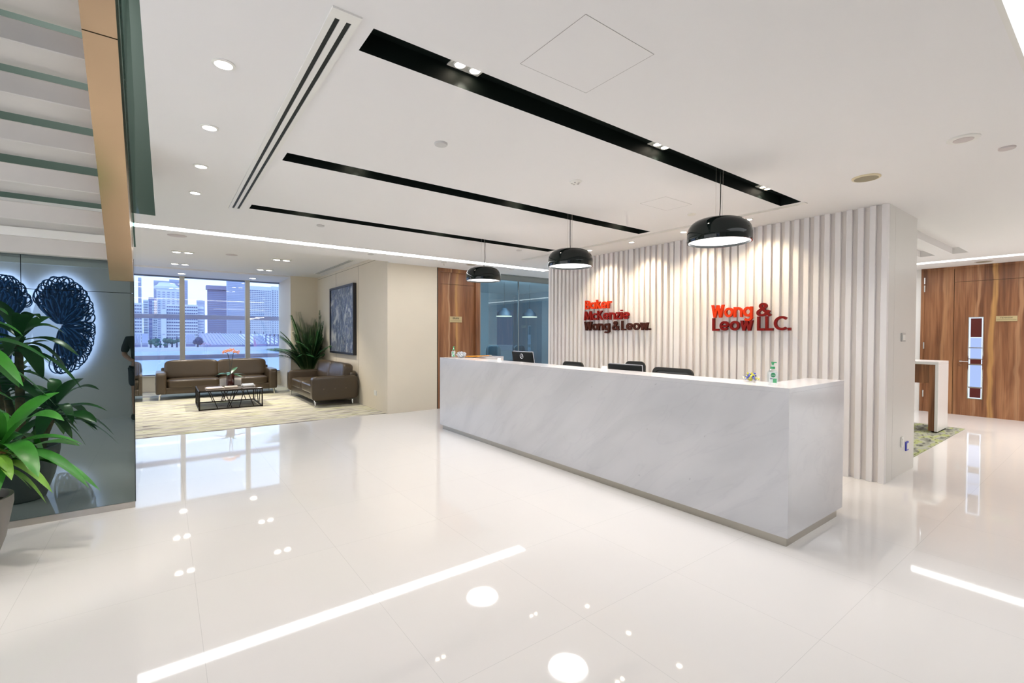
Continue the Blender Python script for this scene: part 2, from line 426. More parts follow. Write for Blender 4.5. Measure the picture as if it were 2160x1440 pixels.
# walls
b = MB(); b.box(X_LW, 4.36, Y_B, Y_B+.12, 0, HC+.2, .002, 1); struct(b.build('wall_far', M_WALL))
b = MB(); b.box(X_LW, X_LW+.12, Y_B+.12, 13.25, 0, HL+.1); struct(b.build('wall_lounge_right', M_WALL))
b = MB(); b.prism([(2.66, 13.25), (X_LW+.12, 13.25), (X_LW+.12, Y_W+.2), (2.70, Y_W+.2)], 2, 0, HL+.1); struct(b.build('wall_column', M_WALL))
b = MB(); b.box(-3.6, X_L, -3.2, Y_W+.2, 0, 6.2); struct(b.build('wall_left', M_WALLW))
b = MB(); b.box(X_R, X_R+.12, 2.551, 8.32, 0, HC+.1); b.box(X_R, X_R+.12, -3.2, -1.251, 0, HC+.1); b.box(X_R+.101, X_R+.15, -1.25, 2.55, 0, HC+.1); struct(b.build('wall_right', M_WALLW))
b = MB(); b.box(8.6, X_R, 8.32, 8.44, 0, HC+.1); struct(b.build('wall_far_right', M_WALLW))
b = MB(); b.box(X_L, -.48, -.62, -.45, 0, HC); b.box(-.62, -.48, -3.2, -.62, 0, HC); struct(b.build('wall_back_left', M_WALLW))
b = MB(); b.box(-.62, X_R+.1, -3.3, -3.2, 0, HC+.1); struct(b.build('wall_back', M_WALLW))
b = MB(); b.box(X_L, 2.70, Y_W, Y_W+.2, 0, .38); b.box(X_L, 2.70, Y_W-.03, Y_W+.2, .38, .40); struct(b.build('wall_under_windows', mat('sill_beige', (.62, .58, .48), .6)))
# black steel-edged wall joint between far wall and door
b = MB(); b.box(4.36, 4.375, Y_B-.003, Y_B+.05, 0, HC); struct(b.build('trim_1', M_BLACK))
# panel joints on the lounge wall
b = MB()
for y in (9.93, 11.55): b.box(X_LW-.0015, X_LW+.001, y-.004, y+.004, 0, HL-.06)
b.box(X_LW-.0015, X_LW+.001, 8.6, 13.2, HL-.065, HL-.057)
struct(b.build('trim_2', mat('joint_shadow_gap', (.30, .26, .18), .8)))

# upper void round the stair
vx0, vx1, vy0, vy1 = VOID
b = MB(); vt = 5.6
b.face([(vx0, vy0, HC), (vx0, vy1, HC), (vx0, vy1, vt), (vx0, vy0, vt)]); b.face([(vx1, vy0, HC), (vx1, vy1, HC), (vx1, vy1, vt), (vx1, vy0, vt)])
b.face([(vx0, vy1, HC), (vx1, vy1, HC), (vx1, vy1, vt), (vx0, vy1, vt)]); b.face([(vx0, vy0, HC), (vx1, vy0, HC), (vx1, vy0, vt), (vx0, vy0, vt)])
struct(b.build('wall_void', M_GREEN))
b = MB(); b.box(vx0, vx1, vy0, vy1, vt, vt+.05); struct(b.build('ceiling_void', M_CEIL))
light('void_fill', 'AREA', (-.95, 3.6, vt-.05), 60, (.95, 1, .96), shape='RECTANGLE', size=1.4, size_y=5)  # fill light added high in the void to lift its green walls

# added fill light: glowing panes in invented window frames on unseen walls
M_FILL = emis('fill_glow', (.95, .97, 1.0), 1.25)
def fill_pane(n_, x0, x1, y0, y1, z0, z1):
    W_ = thing('window_%d' % n_, '', '', (x0, y0, 0)); del W_['label']; del W_['category']; W_['kind'] = 'structure'; o_ = Vector((x0, y0, 0))  # invented window, built round an added glowing pane
    b = MB(); b.box(x0, x1, y0, y1, z0, z1); b.build('pane', M_FILL, W_, o_)
    b = MB(); al = (y1-y0) > (x1-x0); L = (y1-y0) if al else (x1-x0); n = max(1, round(L/1.2))
    for k in range(n+1):
        q = (y0 if al else x0)+L*k/n
        b.box(x0-.01, x1+.03, q-.03, q+.03, z0, z1) if al else b.box(q-.03, q+.03, y0-.01, y1+.03, z0, z1)
    for z in (z0-.05, z1): b.box(x0-.01 if al else x0, x1+.03 if al else x1, y0, y1+(0 if al else .03), z, z+.05)
    b.build('window_frame', M_TRIMW, W_, o_)
fill_pane(8, X_L+.002, X_L+.02, -3.0, 4.9, .2, 2.65)
fill_pane(9, X_L+.002, X_L+.02, 9.5, 12.0, .6, 2.5)
fill_pane(10, X_R-.04, X_R-.02, -3.1, -1.35, .2, 2.65); fill_pane(11, X_R-.04, X_R-.02, 4.5, 8.0, .2, 2.65)
# cove lights
for nm, (x0, x1, y0, y1), lab in (('cove_light', COVE, 'long white light strip crossing the ceiling before the lounge'), ('cove_light', RCOVE, 'thin white light strip in the ceiling before the walnut doors')):
    y1b = y1
    t_ = thing(nm, lab, 'light strip', (x0, y0, HC))
    b = MB(); hh = .10 if x1-x0 > 3 else .03
    b.box(x0, x1, y0, y1, HC+hh, HC+hh+.01)
    if hh > .05: b.box(x0, x1, y0, y0+.004, HC+.002, HC+hh); b.box(x0, x1, y1-.004, y1, HC+.002, HC+hh)
    b.build('diffuser', M_COVE, t_, (x0, y0, HC))
    b = MB()
    for q in ((x0, x1, y0-.006, y0), (x0, x1, y1, y1+.006), (x0-.006, x0, y0, y1), (x1, x1+.006, y0, y1)): b.box(*q, HC-.002, HC+.03)
    b.build('frame', M_TRIMW, t_, (x0, y0, HC))

# ------------------------------------------------------------------ black ceiling channels with twin spotlights
labs = ['nearest long black recessed channel in the lobby ceiling', 'middle long black recessed channel in the lobby ceiling', 'farthest long black recessed channel in the lobby ceiling']
DZ = .10
for (x0, x1, y0, y1), lab in zip(SLOTS, labs):
    b = MB(); z0, z1 = HC, HC+DZ
    b.face([(x0, y0, z1), (x1, y0, z1), (x1, y1, z1), (x0, y1, z1)])
    for q in (((x0, y0), (x1, y0)), ((x1, y0), (x1, y1)), ((x1, y1), (x0, y1)), ((x0, y1), (x0, y0))):
        b.face([(*q[0], z0), (*q[1], z0), (*q[1], z1), (*q[0], z1)])
    tag(b.build('ceiling_channel', M_SLOT, None, (x0, y0, HC)), lab, 'ceiling channel', 'black ceiling channels')
def twin_light(label, group, spot=True, lamp=M_LAMP, W=.19, D=.105, k_=1.0, sp_=.046):
    r = thing('twin_downlight', label, 'ceiling light', group=group)
    b = MB(); b.box(-W/2, W/2, -D/2, D/2, -.006, .004); b.build('plate', M_PLATE, r)
    for s in (-1, 1):
        b = MB(); b.lathe([(.036*k_, -.004), (.036*k_, -.014), (.028*k_, -.016), (.027*k_, -.006)], 24, (s*sp_, 0, 0)); f = b.build('ring', M_TRIMW, r, smooth=True)
        b = MB(); b.lathe([(0, -.013), (.0275*k_, -.013), (.0275*k_, -.009), (0, -.009)], 24, (s*sp_, 0, 0)); b.build('lens', lamp, f, smooth=True)
    return r
proto = None
names = {(0, 0): 'twin spotlight at the near end of the nearest black channel', (0, 1): 'twin spotlight halfway along the nearest black channel', (0, 2): 'twin spotlight in the nearest black channel, past the large pendant',
         (1, 0): 'twin spotlight at the left end of the middle black channel', (1, 1): 'twin spotlight halfway along the middle black channel', (1, 2): 'twin spotlight at the right end of the middle black channel',
         (2, 0): 'twin spotlight at the left of the farthest black channel', (2, 1): 'twin spotlight halfway along the farthest black channel', (2, 2): 'twin spotlight at the right of the farthest black channel'}
for i, (x0, x1, y0, y1) in enumerate(SLOTS):
    for k, x in enumerate((1.295, 2.98, 4.62)):
        loc = (x, (y0+y1)/2+.045 if i == 0 else (y0+y1)/2+.03, HC+DZ)
        if proto is None: proto = twin_light(names[0, 0], 'twin spotlights in the black channels'); proto.location = loc
        else: copy_thing(proto, loc, 0, names[i, k])
        light('spot', 'SPOT', (loc[0], loc[1], HC+DZ-.04), 12, (1, .90, .78), spot_size=1.5, spot_blend=.6, shadow_soft_size=.03)

for k, (x, y) in enumerate(((8.6, -.6), (10.2, -.6), (8.6, .6), (10.4, .5), (6.4, -1.4), (9.6, 2.6), (8.0, 4.2))):  # extra spots without fittings, added to brighten the right side
    light('spot', 'SPOT', (x, y, HC-.03), 46, (1, .93, .84), spot_size=2.0, spot_blend=.7, shadow_soft_size=.05)
# linear air diffusers
def diffuser(x0, x1, y0, y1, z, label, n=2, fr=.018, alongy=True):
    t_ = thing('air_diffuser', label, 'air vent', ((x0+x1)/2, y0, z)); o_ = t_.location.copy()
    w_ = (x1-x0); sw = (w_-fr*(n+1))/n
    b = MB()
    for k in range(n+1):
        a = x0+k*(sw+fr); b.box(a, a+fr, y0+.03, y1-.03, z-.008, z+.0)
    b.box(x0, x1, y0-.03, y0+.03, z-.008, z); b.box(x0, x1, y1-.03, y1+.03, z-.008, z)
    b.build('frame', M_TRIMW, t_, o_)
    for k in range(n):
        a = x0+fr+k*(sw+fr); b = MB(); b.box(a, a+sw, y0+.03, y1-.03, z-.003, z-.001); b.build('slot', M_BLACK, t_, o_)
diffuser(.552, .672, 1.98, 5.72, HC, 'long white air diffuser with two black slots, left of the channels', 2, .026)
diffuser(5.085, 5.155, 2.0, 6.5, HC, 'thin white air diffuser running along the slatted partition', 2, .016)
diffuser(3.03, 3.135, 9.6, 12.35, HL, 'air diffuser over the painting in the lounge', 3, .012)

# small round ceiling fittings
def downlight(label, cat, loc, r=.045, group=None, lamp=M_LAMPW, tilt=True):
    t_ = thing('downlight', label, cat, loc, group=group)
    b = MB(); b.lathe([(r*1.35, 0), (r*1.35, -.006), (r*1.02, -.008), (r, .004)], 32); b.build('ring', M_TRIMW, t_, smooth=True)
    b = MB(); b.lathe([(0, -.004), (r, -.004), (r, -.001), (0, -.001)], 28); b.build('lens', lamp, t_, smooth=True)
    return t_
order = ['nearest', 'second nearest', 'third nearest', 'farthest']
for k, y in enumerate((2.695, 3.575, 4.442, 5.313)):
    downlight('%s round downlight in the row beside the stair opening' % order[k], 'ceiling light', (.242, y, HC), .038, 'row of round downlights by the stair')
    light('spot', 'SPOT', (.242, y, HC-.03), 13, (1, .90, .78), spot_size=1.7, spot_blend=.7, shadow_soft_size=.04)
ws = ['first round downlight over the slatted partition, by the large pendant', 'second round downlight over the slatted partition', 'third round downlight over the slatted partition', 'last round downlight over the slatted partition, by the middle pendant']
for k, y in enumerate((2.65, 3.48, 4.31, 5.13)):
    downlight(ws[k], 'ceiling light', (5.35, y, HC), .035, 'round downlights over the slats', M_LAMP)
    light('spot', 'SPOT', (5.42, y, HC-.03), 27, (1, .82, .56), rot=(0, math.radians(-16), 0), spot_size=1.9, spot_blend=.9, shadow_soft_size=.025)
for k, (x, y, lab) in enumerate(((.285, 10.6, 'twin downlight in the lounge ceiling, front left'), (.285, 12.45, 'twin downlight in the lounge ceiling, rear left'), (1.93, 10.45, 'twin downlight in the lounge ceiling, front right'), (1.92, 12.35, 'twin downlight in the lounge ceiling, rear right'))):
    if k == 0: LP = twin_light(lab, 'twin downlights of the lounge', lamp=M_LAMPW, W=.36, D=.19, k_=2.2, sp_=.092); LP.location = (x, y, HL)
    else: copy_thing(LP, (x, y, HL), 0, lab)
    light('spot', 'SPOT', (x, y, HL-.04), 95, (1, .91, .78), spot_size=1.75, spot_blend=.6, shadow_soft_size=.05)
for x, lab in ((.357, 'left round downlight in the window soffit'), (1.91, 'right round downlight in the window soffit')):
    downlight(lab, 'ceiling light', (x, 14.19, HS), .075, 'round downlights over the windows')
def disc(name, label, cat, loc, r, h=.012, m=M_TRIMW, inner=None, group=None):
    t_ = thing(name, label, cat, loc, group=group)
    b = MB(); b.lathe([(0, -h), (r*.94, -h), (r, -h*.6), (r, 0)], 40); b.build('body', m, t_, smooth=True)
    b = MB()
    if inner: b.lathe([(0, -h-.002), (r*inner[0], -h-.002), (r*inner[0], -h+.001)], 40); b.build('grille', inner[1], t_, smooth=True)
    return t_
M_GR = mat('speaker_grille', (.32, .28, .19), .7); M_GR2 = mat('speaker_grille_pale', (.62, .56, .54), .7)
disc('ceiling_speaker', 'round ceiling speaker with a dark grille near the slatted partition', 'speaker', (4.707, 1.358, HC), .10, .012, mat('speaker_rim', (.70, .62, .42), .5), (.83, M_GR))
disc('ceiling_speaker', 'round white ceiling fitting with a pale grille at the upper right', 'speaker', (4.293, .702, HC), .085, .010, M_TRIMW, (.62, M_GR2))
disc('ceiling_disc', 'small flat white disc at the right end of the ceiling', 'ceiling fitting', (4.738, .551, HC), .045, .012, M_GR2)
disc('ceiling_disc', 'flat grey-white disc in the ceiling between the two nearer channels', 'ceiling fitting', (1.545, 2.896, HC), .045, .014, mat('disc_grey', (.60, .59, .57), .6))
disc('ceiling_disc', 'flat disc in the ceiling left of the farthest channel', 'ceiling fitting', (1.539, 5.975, HC), .045, .012, mat('disc_grey', (.5, .5, .5)))
disc('ceiling_disc', 'flat disc in the ceiling beside the large pendant', 'ceiling fitting', (4.626, 2.913, HC), .045, .012, M_PLATE)
disc('ceiling_disc', 'flat disc in the ceiling between the two far pendants', 'ceiling fitting', (4.471, 5.799, HC), .045, .012, mat('disc_grey', (.5, .5, .5)))
disc('ceiling_disc', 'thin pale disc in the lounge ceiling', 'ceiling fitting', (1.05, 10.4, HL), .10, .006, M_GR2)
disc('ceiling_disc', 'pale disc beside the long light strip above the black glass', 'ceiling fitting', (.15, 7.8, HC), .11, .006, M_GR2)
disc('ceiling_speaker', 'flat round speaker in the ceiling above the far walnut door', 'speaker', (4.68, 7.56, HC), .10, .008, M_GR2, (.8, M_GR))
disc('ceiling_disc', 'small disc in the ceiling before the far walnut door', 'ceiling fitting', (4.13, 7.62, HC), .055, .012, mat('disc_grey', (.5, .5, .5)))
disc('ceiling_disc', 'small disc in the ceiling before the meeting room glass', 'ceiling fitting', (5.67, 7.6, HC), .05, .012, mat('disc_grey', (.5, .5, .5)))
disc('ceiling_disc', 'small disc in the ceiling at the corner of the lounge wall', 'ceiling fitting', (2.76, 7.62, HC), .05, .008, mat('disc_grey', (.5, .5, .5)))
disc('ceiling_speaker', 'flat oval-looking grille above the right walnut doors', 'speaker', (11.65, 1.61, HC), .12, .008, M_GR2, (.85, M_GR))
# ceiling sensor with little windows
t_ = thing('ceiling_sensor', 'white ceiling sensor with small openings, between pendants', 'sensor', (2.85, 2.903, HC))
b = MB(); b.lathe([(0, -.022), (.03, -.022), (.05, -.010), (.052, 0)], 32); b.build('body', M_TRIMW, t_, smooth=True)
for k in range(5):
    a = k*2*PI/5; b = MB(); b.box(-.008, .008, -.006, .006, -.0225, -.0195); b.xf(Matrix.Translation((.028*math.cos(a), .028*math.sin(a), 0)) @ Matrix.Rotation(a, 4, 'Z')); b.build('sensor_window', mat('sensor_grey', (.3, .28, .27), .5), t_)
t_ = thing('sprinkler', 'small sprinkler head in the ceiling before the far wall', 'sprinkler', (4.2, 7.75, HC))
b = MB(); b.cyl((0, 0, 0), (0, 0, -.03), .008); b.build('stem', M_CHROME, t_); b = MB(); b.cyl((0, 0, -.03), (0, 0, -.033), .02); b.build('plate', M_CHROME, t_)
# access hatches: hairline gaps
def hatch(x0, x1, y0, y1, lab):
    b = MB(); g = .0025
    for q in ((x0, x1, y0, y0+g), (x0, x1, y1-g, y1), (x0, x0+g, y0, y1), (x1-g, x1, y0, y1)): b.box(*q, HC-.001, HC+.001)
    t_ = thing('access_hatch', lab, 'hatch', ((x0+x1)/2, (y0+y1)/2, HC)); b.build('joint', mat('hatch_gap', (.42, .40, .38), .9), t_, t_.location.copy())
    b = MB(); b.box(x0+g, x1-g, y0+g, y1-g, HC-.0008, HC+.001); b.build('lid', M_CEIL, t_, t_.location.copy())
hatch(1.40, 1.857, 1.372, 1.815, 'square flush access hatch in the ceiling right of the nearest channel')
hatch(3.85, 4.29, 2.70, 3.0, 'flush access hatch in the ceiling beside the large pendant')

# ------------------------------------------------------------------ pendants
def pendant(label, loc, sway):
    x, y = loc; zr = 2.245; R_ = .245; h = .195
    t_ = thing('pendant_lamp', label, 'pendant lamp', (x, y, HC+DZ), group='black dome pendants over the reception desk'); o_ = Vector((x, y, HC+DZ))
    prof = [(0, h), (.10, h-.003), (.155, h-.011), (.192, h-.027), (.219, h-.050), (.237, h-.082), (R_, h-.12), (R_+.001, .01), (R_-.002, 0), (R_-.010, 0), (R_-.010, .03), (R_-.02, h-.10), (.17, h-.03), (0, h-.01)]
    b = MB(); b.lathe(prof, 72, (x, y, zr)); b.build('shade', M_PEND, t_, o_, smooth=True)
    b = MB(); b.lathe([(0, .012), (.15, .010), (R_-.012, .018), (R_-.012, .022), (0, .022)], 64, (x, y, zr)); b.build('diffuser', M_DIFF, t_, o_, smooth=True)
    b = MB(); b.lathe([(0, -.022), (.05, -.022), (.056, -.012), (.056, 0), (0, 0)], 32, (x, y, HC+DZ)); cp = b.build('canopy', M_CHROME, t_, o_, smooth=True)
    for k in range(3):
        a = k*2*PI/3+.4; cx, cy = x+.03*math.cos(a), y+.03*math.sin(a)
        b = MB(); b.cyl((cx, cy, zr+h-.01), (cx, cy, HC+DZ-.02), .0012, n=6); b.build('suspension_wire', M_STEEL, t_, o_)
    z0, z1 = zr+h-.004, HC+DZ-.02; b = MB()
    b.tube([(x+sway*math.sin(PI*k/14)*(.6+.4*math.cos(PI*k/7)), y-sway*math.sin(PI*k/14)*.8, z0+(z1-z0)*k/14) for k in range(15)], .0035); b.build('cable', M_BLACK, t_, o_, smooth=True)
    l = light('pendant_glow', 'AREA', (x, y, zr-.02), 9, (1, .96, .92), shape='DISK', size=.42)
PY = (2.02, 3.74, 5.49)
pendant('nearest and largest-looking black dome pendant over the desk', (3.6, PY[0]), .010)
pendant('middle black dome pendant over the desk, before the slats', (3.6, PY[1]), -.006)
pendant('farthest black dome pendant over the desk, before the walnut door', (3.6, PY[2]), .035)

# ------------------------------------------------------------------ slatted partition
SP = thing('slatted_partition', 'floor to ceiling partition of white vertical slats behind the reception desk', 'partition', (X_SL+.5, 4.0, 0)); so = Vector((X_SL+.5, 4.0, 0))
b = MB(); b.box(X_SL+.040, 6.798, Y_SL0+.031, Y_SL1, 0, HC); b.build('backing', M_SLATB, SP, so)
b = MB(); pitch = .1018; y = Y_SL0+pitch*1.0
irr = {13: .03, 14: .02, 22: .035, 30: .03}
n = 0
while y < Y_SL1-.05:
    w_ = .052+irr.get(n, 0)
    b.box(X_SL, X_SL+.040, y-.0, y+w_, .0, HC-.0, .002, 1); y += pitch if n not in irr else pitch; n += 1
b.box(X_SL-.0, X_SL+.052, Y_SL0, Y_SL0+.053, 0, HC, .002, 1); b.box(X_SL, X_SL+.08, Y_SL1-.03, Y_SL1+.03, 0, HC, .002, 1)
b.build('slats', M_SLAT, SP, so)
b = MB(); b.box(X_SL+.053, 6.03, Y_SL0, Y_SL0+.03, 0, HC); b.box(6.034, 6.83, Y_SL0, Y_SL0+.03, 0, HC); b.box(6.80, 6.83, Y_SL0+.0305, Y_SL1, 0, HC)
b.build('end_panel', M_COL, SP, so)

# ------------------------------------------------------------------ lettering built from strokes of even weight
SW = .165; s_ = SW/2
def arc(cx, cy, rx, ry, a0, a1, n=24):
    return [(cx+rx*math.cos(math.radians(a0+(a1-a0)*k/n)), cy+ry*math.sin(math.radians(a0+(a1-a0)*k/n))) for k in range(n+1)]
G = {
 'o': ([arc(.36, .35, .262, .258, 0, 360, 36)], .74),
 'a': ([arc(.36, .35, .262, .258, 0, 360, 36), [(.62, 0), (.62, .7)]], .76),
 'e': ([arc(.36, .35, .262, .258, 0, 322, 32), [(.12, .335), (.62, .335)]], .74),
 'c': ([arc(.36, .35, .262, .258, 48, 312, 28)], .64),
 'k': ([[(s_, 0), (s_, 1)], [(.14, .30), (.50, .72)], [(.24, .44), (.53, -.02)]], .56),
 'r': ([[(s_, 0), (s_, .7)], arc(.36, .34, .265, .27, 180, 75, 12)], .46),
 'n': ([[(s_, 0), (s_, .7)], arc(.335, .365, .24, .245, 180, 0, 18)+[(.575, 0)]], .70),
 'z': ([[(.03, .615), (.44, .615), (.07, .085), (.50, .085)]], .54),
 'i': ([[(s_, 0), (s_, .7)], [(s_, .80), (s_, 1.0)]], .22),
 'g': ([arc(.36, .35, .262, .258, 0, 360, 36), [(.62, .7), (.62, -.06)]+arc(.37, -.06, .25, .17, 0, -150, 16)], .76),
 'w': ([[(.06, .72), (.24, .02), (.45, .60), (.66, .02), (.84, .72)]], .90),
 'W': ([[(.07, 1.02), (.30, .02), (.54, .85), (.78, .02), (1.01, 1.02)]], 1.06),
 'B': ([[(s_, 0), (s_, 1)], [(s_, .91)]+arc(.30, .715, .18, .195, 90, -90, 14)+[(s_, .52)], [(s_, .51)]+arc(.32, .30, .20, .21, 90, -90, 14)+[(s_, .09)]], .60),
 'M': ([[(.07, -.01), (.22, .93), (.50, .12), (.78, .93), (.93, -.01)]], 1.0),
 'K': ([[(s_, 0), (s_, 1)], [(.12, .36), (.56, 1.02)], [(.26, .56), (.62, -.02)]], .66),
 'L': ([[(s_, 1), (s_, s_), (.50, s_)]], .54),
 'C': ([arc(.50, .5, .405, .405, 48, 312, 32)], .88),
 '&': ([[(.76, .04), (.58, .24), (.30, .58), (.235, .68), (.22, .77), (.26, .86), (.36, .91), (.46, .88), (.51, .79), (.49, .70), (.42, .62), (.24, .48), (.14, .38), (.10, .27), (.13, .16), (.22, .09), (.34, .08), (.46, .13), (.56, .24), (.70, .46)]], .80),
 '.': ([[(s_, 0), (s_, .19)]], .22), ' ': ([], .26)}
def ribbon(b, pts, tf, x0, x1, sw):
    """pts: centre line; tf maps glyph u,v to world y,z"""
    P = [Vector(q).to_2d() for q in pts]; closed = (P[0]-P[-1]).length < 1e-4
    if closed: P = P[:-1]
    n = len(P); L, Rr = [], []
    for i in range(n):
        a = P[i-1] if (i or closed) else None; c = P[(i+1) % n] if (i < n-1 or closed) else None
        d1 = (P[i]-a).normalized() if a is not None else None; d2 = (c-P[i]).normalized() if c is not None else None
        if d1 is None: d1 = d2
        if d2 is None: d2 = d1
        nn = Vector((-d1.y, d1.x))+Vector((-d2.y, d2.x)); nn.normalize()
        k = 1/max(.42, nn.dot(Vector((-d1.y, d1.x))))
        L.append(P[i]+nn*sw/2*k); Rr.append(P[i]-nn*sw/2*k)
    rng = range(n) if closed else range(n-1)
    def V(q, x): y, z = tf(q); return b.bm.verts.new((x, y, z))
    LA, LB, RA, RB = ([V(q, x) for q in S_] for S_, x in ((L, x0), (L, x1), (Rr, x0), (Rr, x1)))
    for i in rng:
        j = (i+1) % n
        b.bm.faces.new((LA[i], LA[j], RA[j], RA[i])); b.bm.faces.new((LB[i], RB[i], RB[j], LB[j]))
        b.bm.faces.new((LA[i], LB[i], LB[j], LA[j])); b.bm.faces.new((RA[i], RA[j], RB[j], RB[i]))
    if not closed:
        b.bm.faces.new((LA[0], RA[0], RB[0], LB[0])); b.bm.faces.new((LA[-1], LB[-1], RB[-1], RA[-1]))
def slant(b, p, q, tf, x0, x1, hw):
    """leg of W, M, K: parallelogram cut level at both ends"""
    A = []
    for x in (x0, x1):
        A.append([b.bm.verts.new((x, *tf(Vector(v)))) for v in ((p[0]-hw, p[1]), (p[0]+hw, p[1]), (q[0]+hw, q[1]), (q[0]-hw, q[1]))])
    b.bm.faces.new(A[0]); b.bm.faces.new(A[1][::-1])
    for k in range(4): b.bm.faces.new((A[0][k], A[0][(k+1) % 4], A[1][(k+1) % 4], A[1][k]))
SL = {'W': [((.12, 1), (.31, 0)), ((.54, .98), (.31, 0)), ((.54, .98), (.77, 0)), ((.96, 1), (.77, 0))],
      'w': [((.11, .7), (.26, 0)), ((.45, .68), (.26, 0)), ((.45, .68), (.64, 0)), ((.79, .7), (.64, 0))],
      'M': [((.20, 1), (.10, 0)), ((.20, 1), (.50, .06)), ((.80, 1), (.50, .06)), ((.80, 1), (.90, 0))],
      'K': [((.12, .44), (.54, 1)), ((.22, .54), (.57, 0))], 'k': [((.12, .32), (.42, .7)), ((.20, .42), (.47, 0))]}
G['W'] = ([], 1.08); G['w'] = ([], .90); G['M'] = ([], 1.0); G['K'] = (G['K'][0][:1], .68); G['k'] = (G['k'][0][:1], .58)
G['&'] = ([arc(.37, .76, .135, .145, -40, 215, 20), [(.265, .68), (.36, .55), (.50, .36), (.62, .20), (.76, .04)],
           [(.475, .665), (.30, .53), (.16, .42), (.11, .33), (.105, .24), (.14, .15), (.22, .095), (.32, .085), (.44, .12), (.54, .20), (.62, .30), (.70, .44)]], .80)
def warp(y, c):
    """lower case letters stand tall beside the capitals"""
    if not c.islower(): return y
    return y*1.10 if 0 < y <= .7 else (y if y <= 0 else .77+(y-.7)*.767)
def word(parent, org, txt, ya, yb, zbase, cap, m, colname):
    """letters from y = ya (left) to y = yb (right) on the partition face"""
    adv = sum(G[c][1] for c in txt)-(.05); sy = (ya-yb)/adv; u = 0
    for c in txt:
        st, a = G[c]
        if st or c in SL:
            b = MB(); e = 0; tf = (lambda v, u=u: (ya-(v.x+u)*sy, zbase+warp(v.y, c)*cap))
            for q in st:
                ribbon(b, q, tf, X_SL-.055-e, X_SL-.022+e, SW); e += .0005
            for p_, q_ in SL.get(c, []):
                slant(b, p_, q_, tf, X_SL-.055-e, X_SL-.022+e, SW*.53); e += .0005
            nm = 'ampersand' if c == '&' else ('full_stop' if c == '.' else 'letter')
            L_ = b.build(nm, m, parent, org, label='%s %s' % (colname, {'&': 'ampersand', '.': 'full stop'}.get(c, 'letter '+c)))
            b = MB()
            v = (st[0][len(st[0])//2] if len(st[0]) > 2 else ((st[0][0][0]+st[0][1][0])/2, (st[0][0][1]+st[0][1][1])/2)) if st else ((SL[c][0][0][0]+SL[c][0][1][0])/2, (SL[c][0][0][1]+SL[c][0][1][1])/2)
            b.cyl((X_SL-.024, ya-(v[0]+u)*sy, zbase+v[1]*cap), (X_SL+.002, ya-(v[0]+u)*sy, zbase+v[1]*cap), .006, n=8)
            b.build('standoff_pin', M_STEEL, L_, org)
        u += a
O1 = Vector((X_SL, 5.0, 1.55))
S1 = thing('wall_sign', 'three-line raised lettering in orange, red and brown, the left sign on the slats', 'sign', O1)
word(S1, O1, 'Baker', 5.60, 5.03, 1.922, .150, M_L1, 'orange')
word(S1, O1, 'McKenzie', 5.625, 4.665, 1.737, .152, M_L2, 'red')
word(S1, O1, 'Wong & Leow.', 5.625, 4.272, 1.565, .150, M_L3, 'dark brown')
O2 = Vector((X_SL, 2.8, 1.55))
S2 = thing('wall_sign', 'two-line raised lettering in orange and red, the right sign on the slats', 'sign', O2)
word(S2, O2, 'Wong', 3.322, 2.785, 1.722, .165, M_L1, 'orange')
word(S2, O2, '&', 2.742, 2.58, 1.722, .165, M_L4, 'red')
word(S2, O2, 'Leow', 3.302, 2.783, 1.553, .163, M_L4, 'red')
word(S2, O2, 'LLC.', 2.728, 2.352, 1.553, .170, M_L4, 'red')

# switch plates on the partition's end
def plate(lab, cat, loc, ax, w_=.08, h=.09, nrm=-1, m=M_TRIMW, extra=None, name='wall_plate'):
    t_ = thing(name, lab, cat, loc)
    b = MB()
    if ax == 1: b.box(-w_/2, w_/2, -.012, 0, -h/2, h/2, .003, 2)
    else: b.box(-.012, 0, -w_/2, w_/2, -h/2, h/2, .003, 2)
    b.build('plate', m, t_)
    b = MB(); k = .32
    if ax == 1: b.box(-w_*k, w_*k, -.016, -.011, -h*k, h*k, .001, 1)
    else: b.box(-.016, -.011, -w_*k, w_*k, -h*k, h*k, .001, 1)
    b.build('rocker', extra or M_TRIMW, t_)
plate('grey and white switch plate high on the partition end', 'switch', (6.335, Y_SL0, 1.48), 1, .13, .09, m=mat('switch_grey', (.45, .44, .42), .4), name='light_switch')
plate('white socket low on the partition end', 'socket', (6.36, Y_SL0, .355), 1, .07, .11, name='wall_socket')
plate('blue-edged plug-in unit beside the low socket', 'plug', (6.54, Y_SL0, .285), 1, .09, .10, m=mat('plug_blue', (.04, .05, .45), .4), extra=M_TRIMW, name='plug_unit')
plate('white double socket low on the lounge wall', 'socket', (X_LW, 8.93, .33), 0, .13, .10, name='wall_socket')

# ------------------------------------------------------------------ reception desk
DK = Vector((3.95, 4.0, 0)); D = thing('reception_desk', 'long white marble reception desk with a U-shaped counter', 'reception desk', DK)
DX0, DX1, DY0, DY1, DZT = 3.51, 4.54, 1.44, 6.60, 1.122
b = MB()
b.box(DX0, DX0+.06, DY0, DY1, .062, DZT-.031)
b.build('front_panel', MARBLE, D, DK)
b = MB(); b.box(DX0+.0603, DX1, DY0+.0003, DY0+.06, .062, DZT-.031); b.build('end_panel', MARBLE, D, DK)
b = MB(); b.box(DX0+.0603, DX1, DY1-.06, DY1, .062, DZT-.031); b.build('end_panel', MARBLE, D, DK)
M_TOP = mat('counter_top', (.80, .765, .76), .12, noise=(2, .02))
U_ = [(DX0, DY0), (DX1, DY0), (DX1, DY0+.27), (DX0+.36, DY0+.27), (DX0+.36, DY1-.30), (DX1, DY1-.30), (DX1, DY1), (DX0, DY1)]
b = MB(); b.prism(U_, 2, DZT-.0305, DZT+.001); b.build('counter_edge', MARBLE, D, DK)
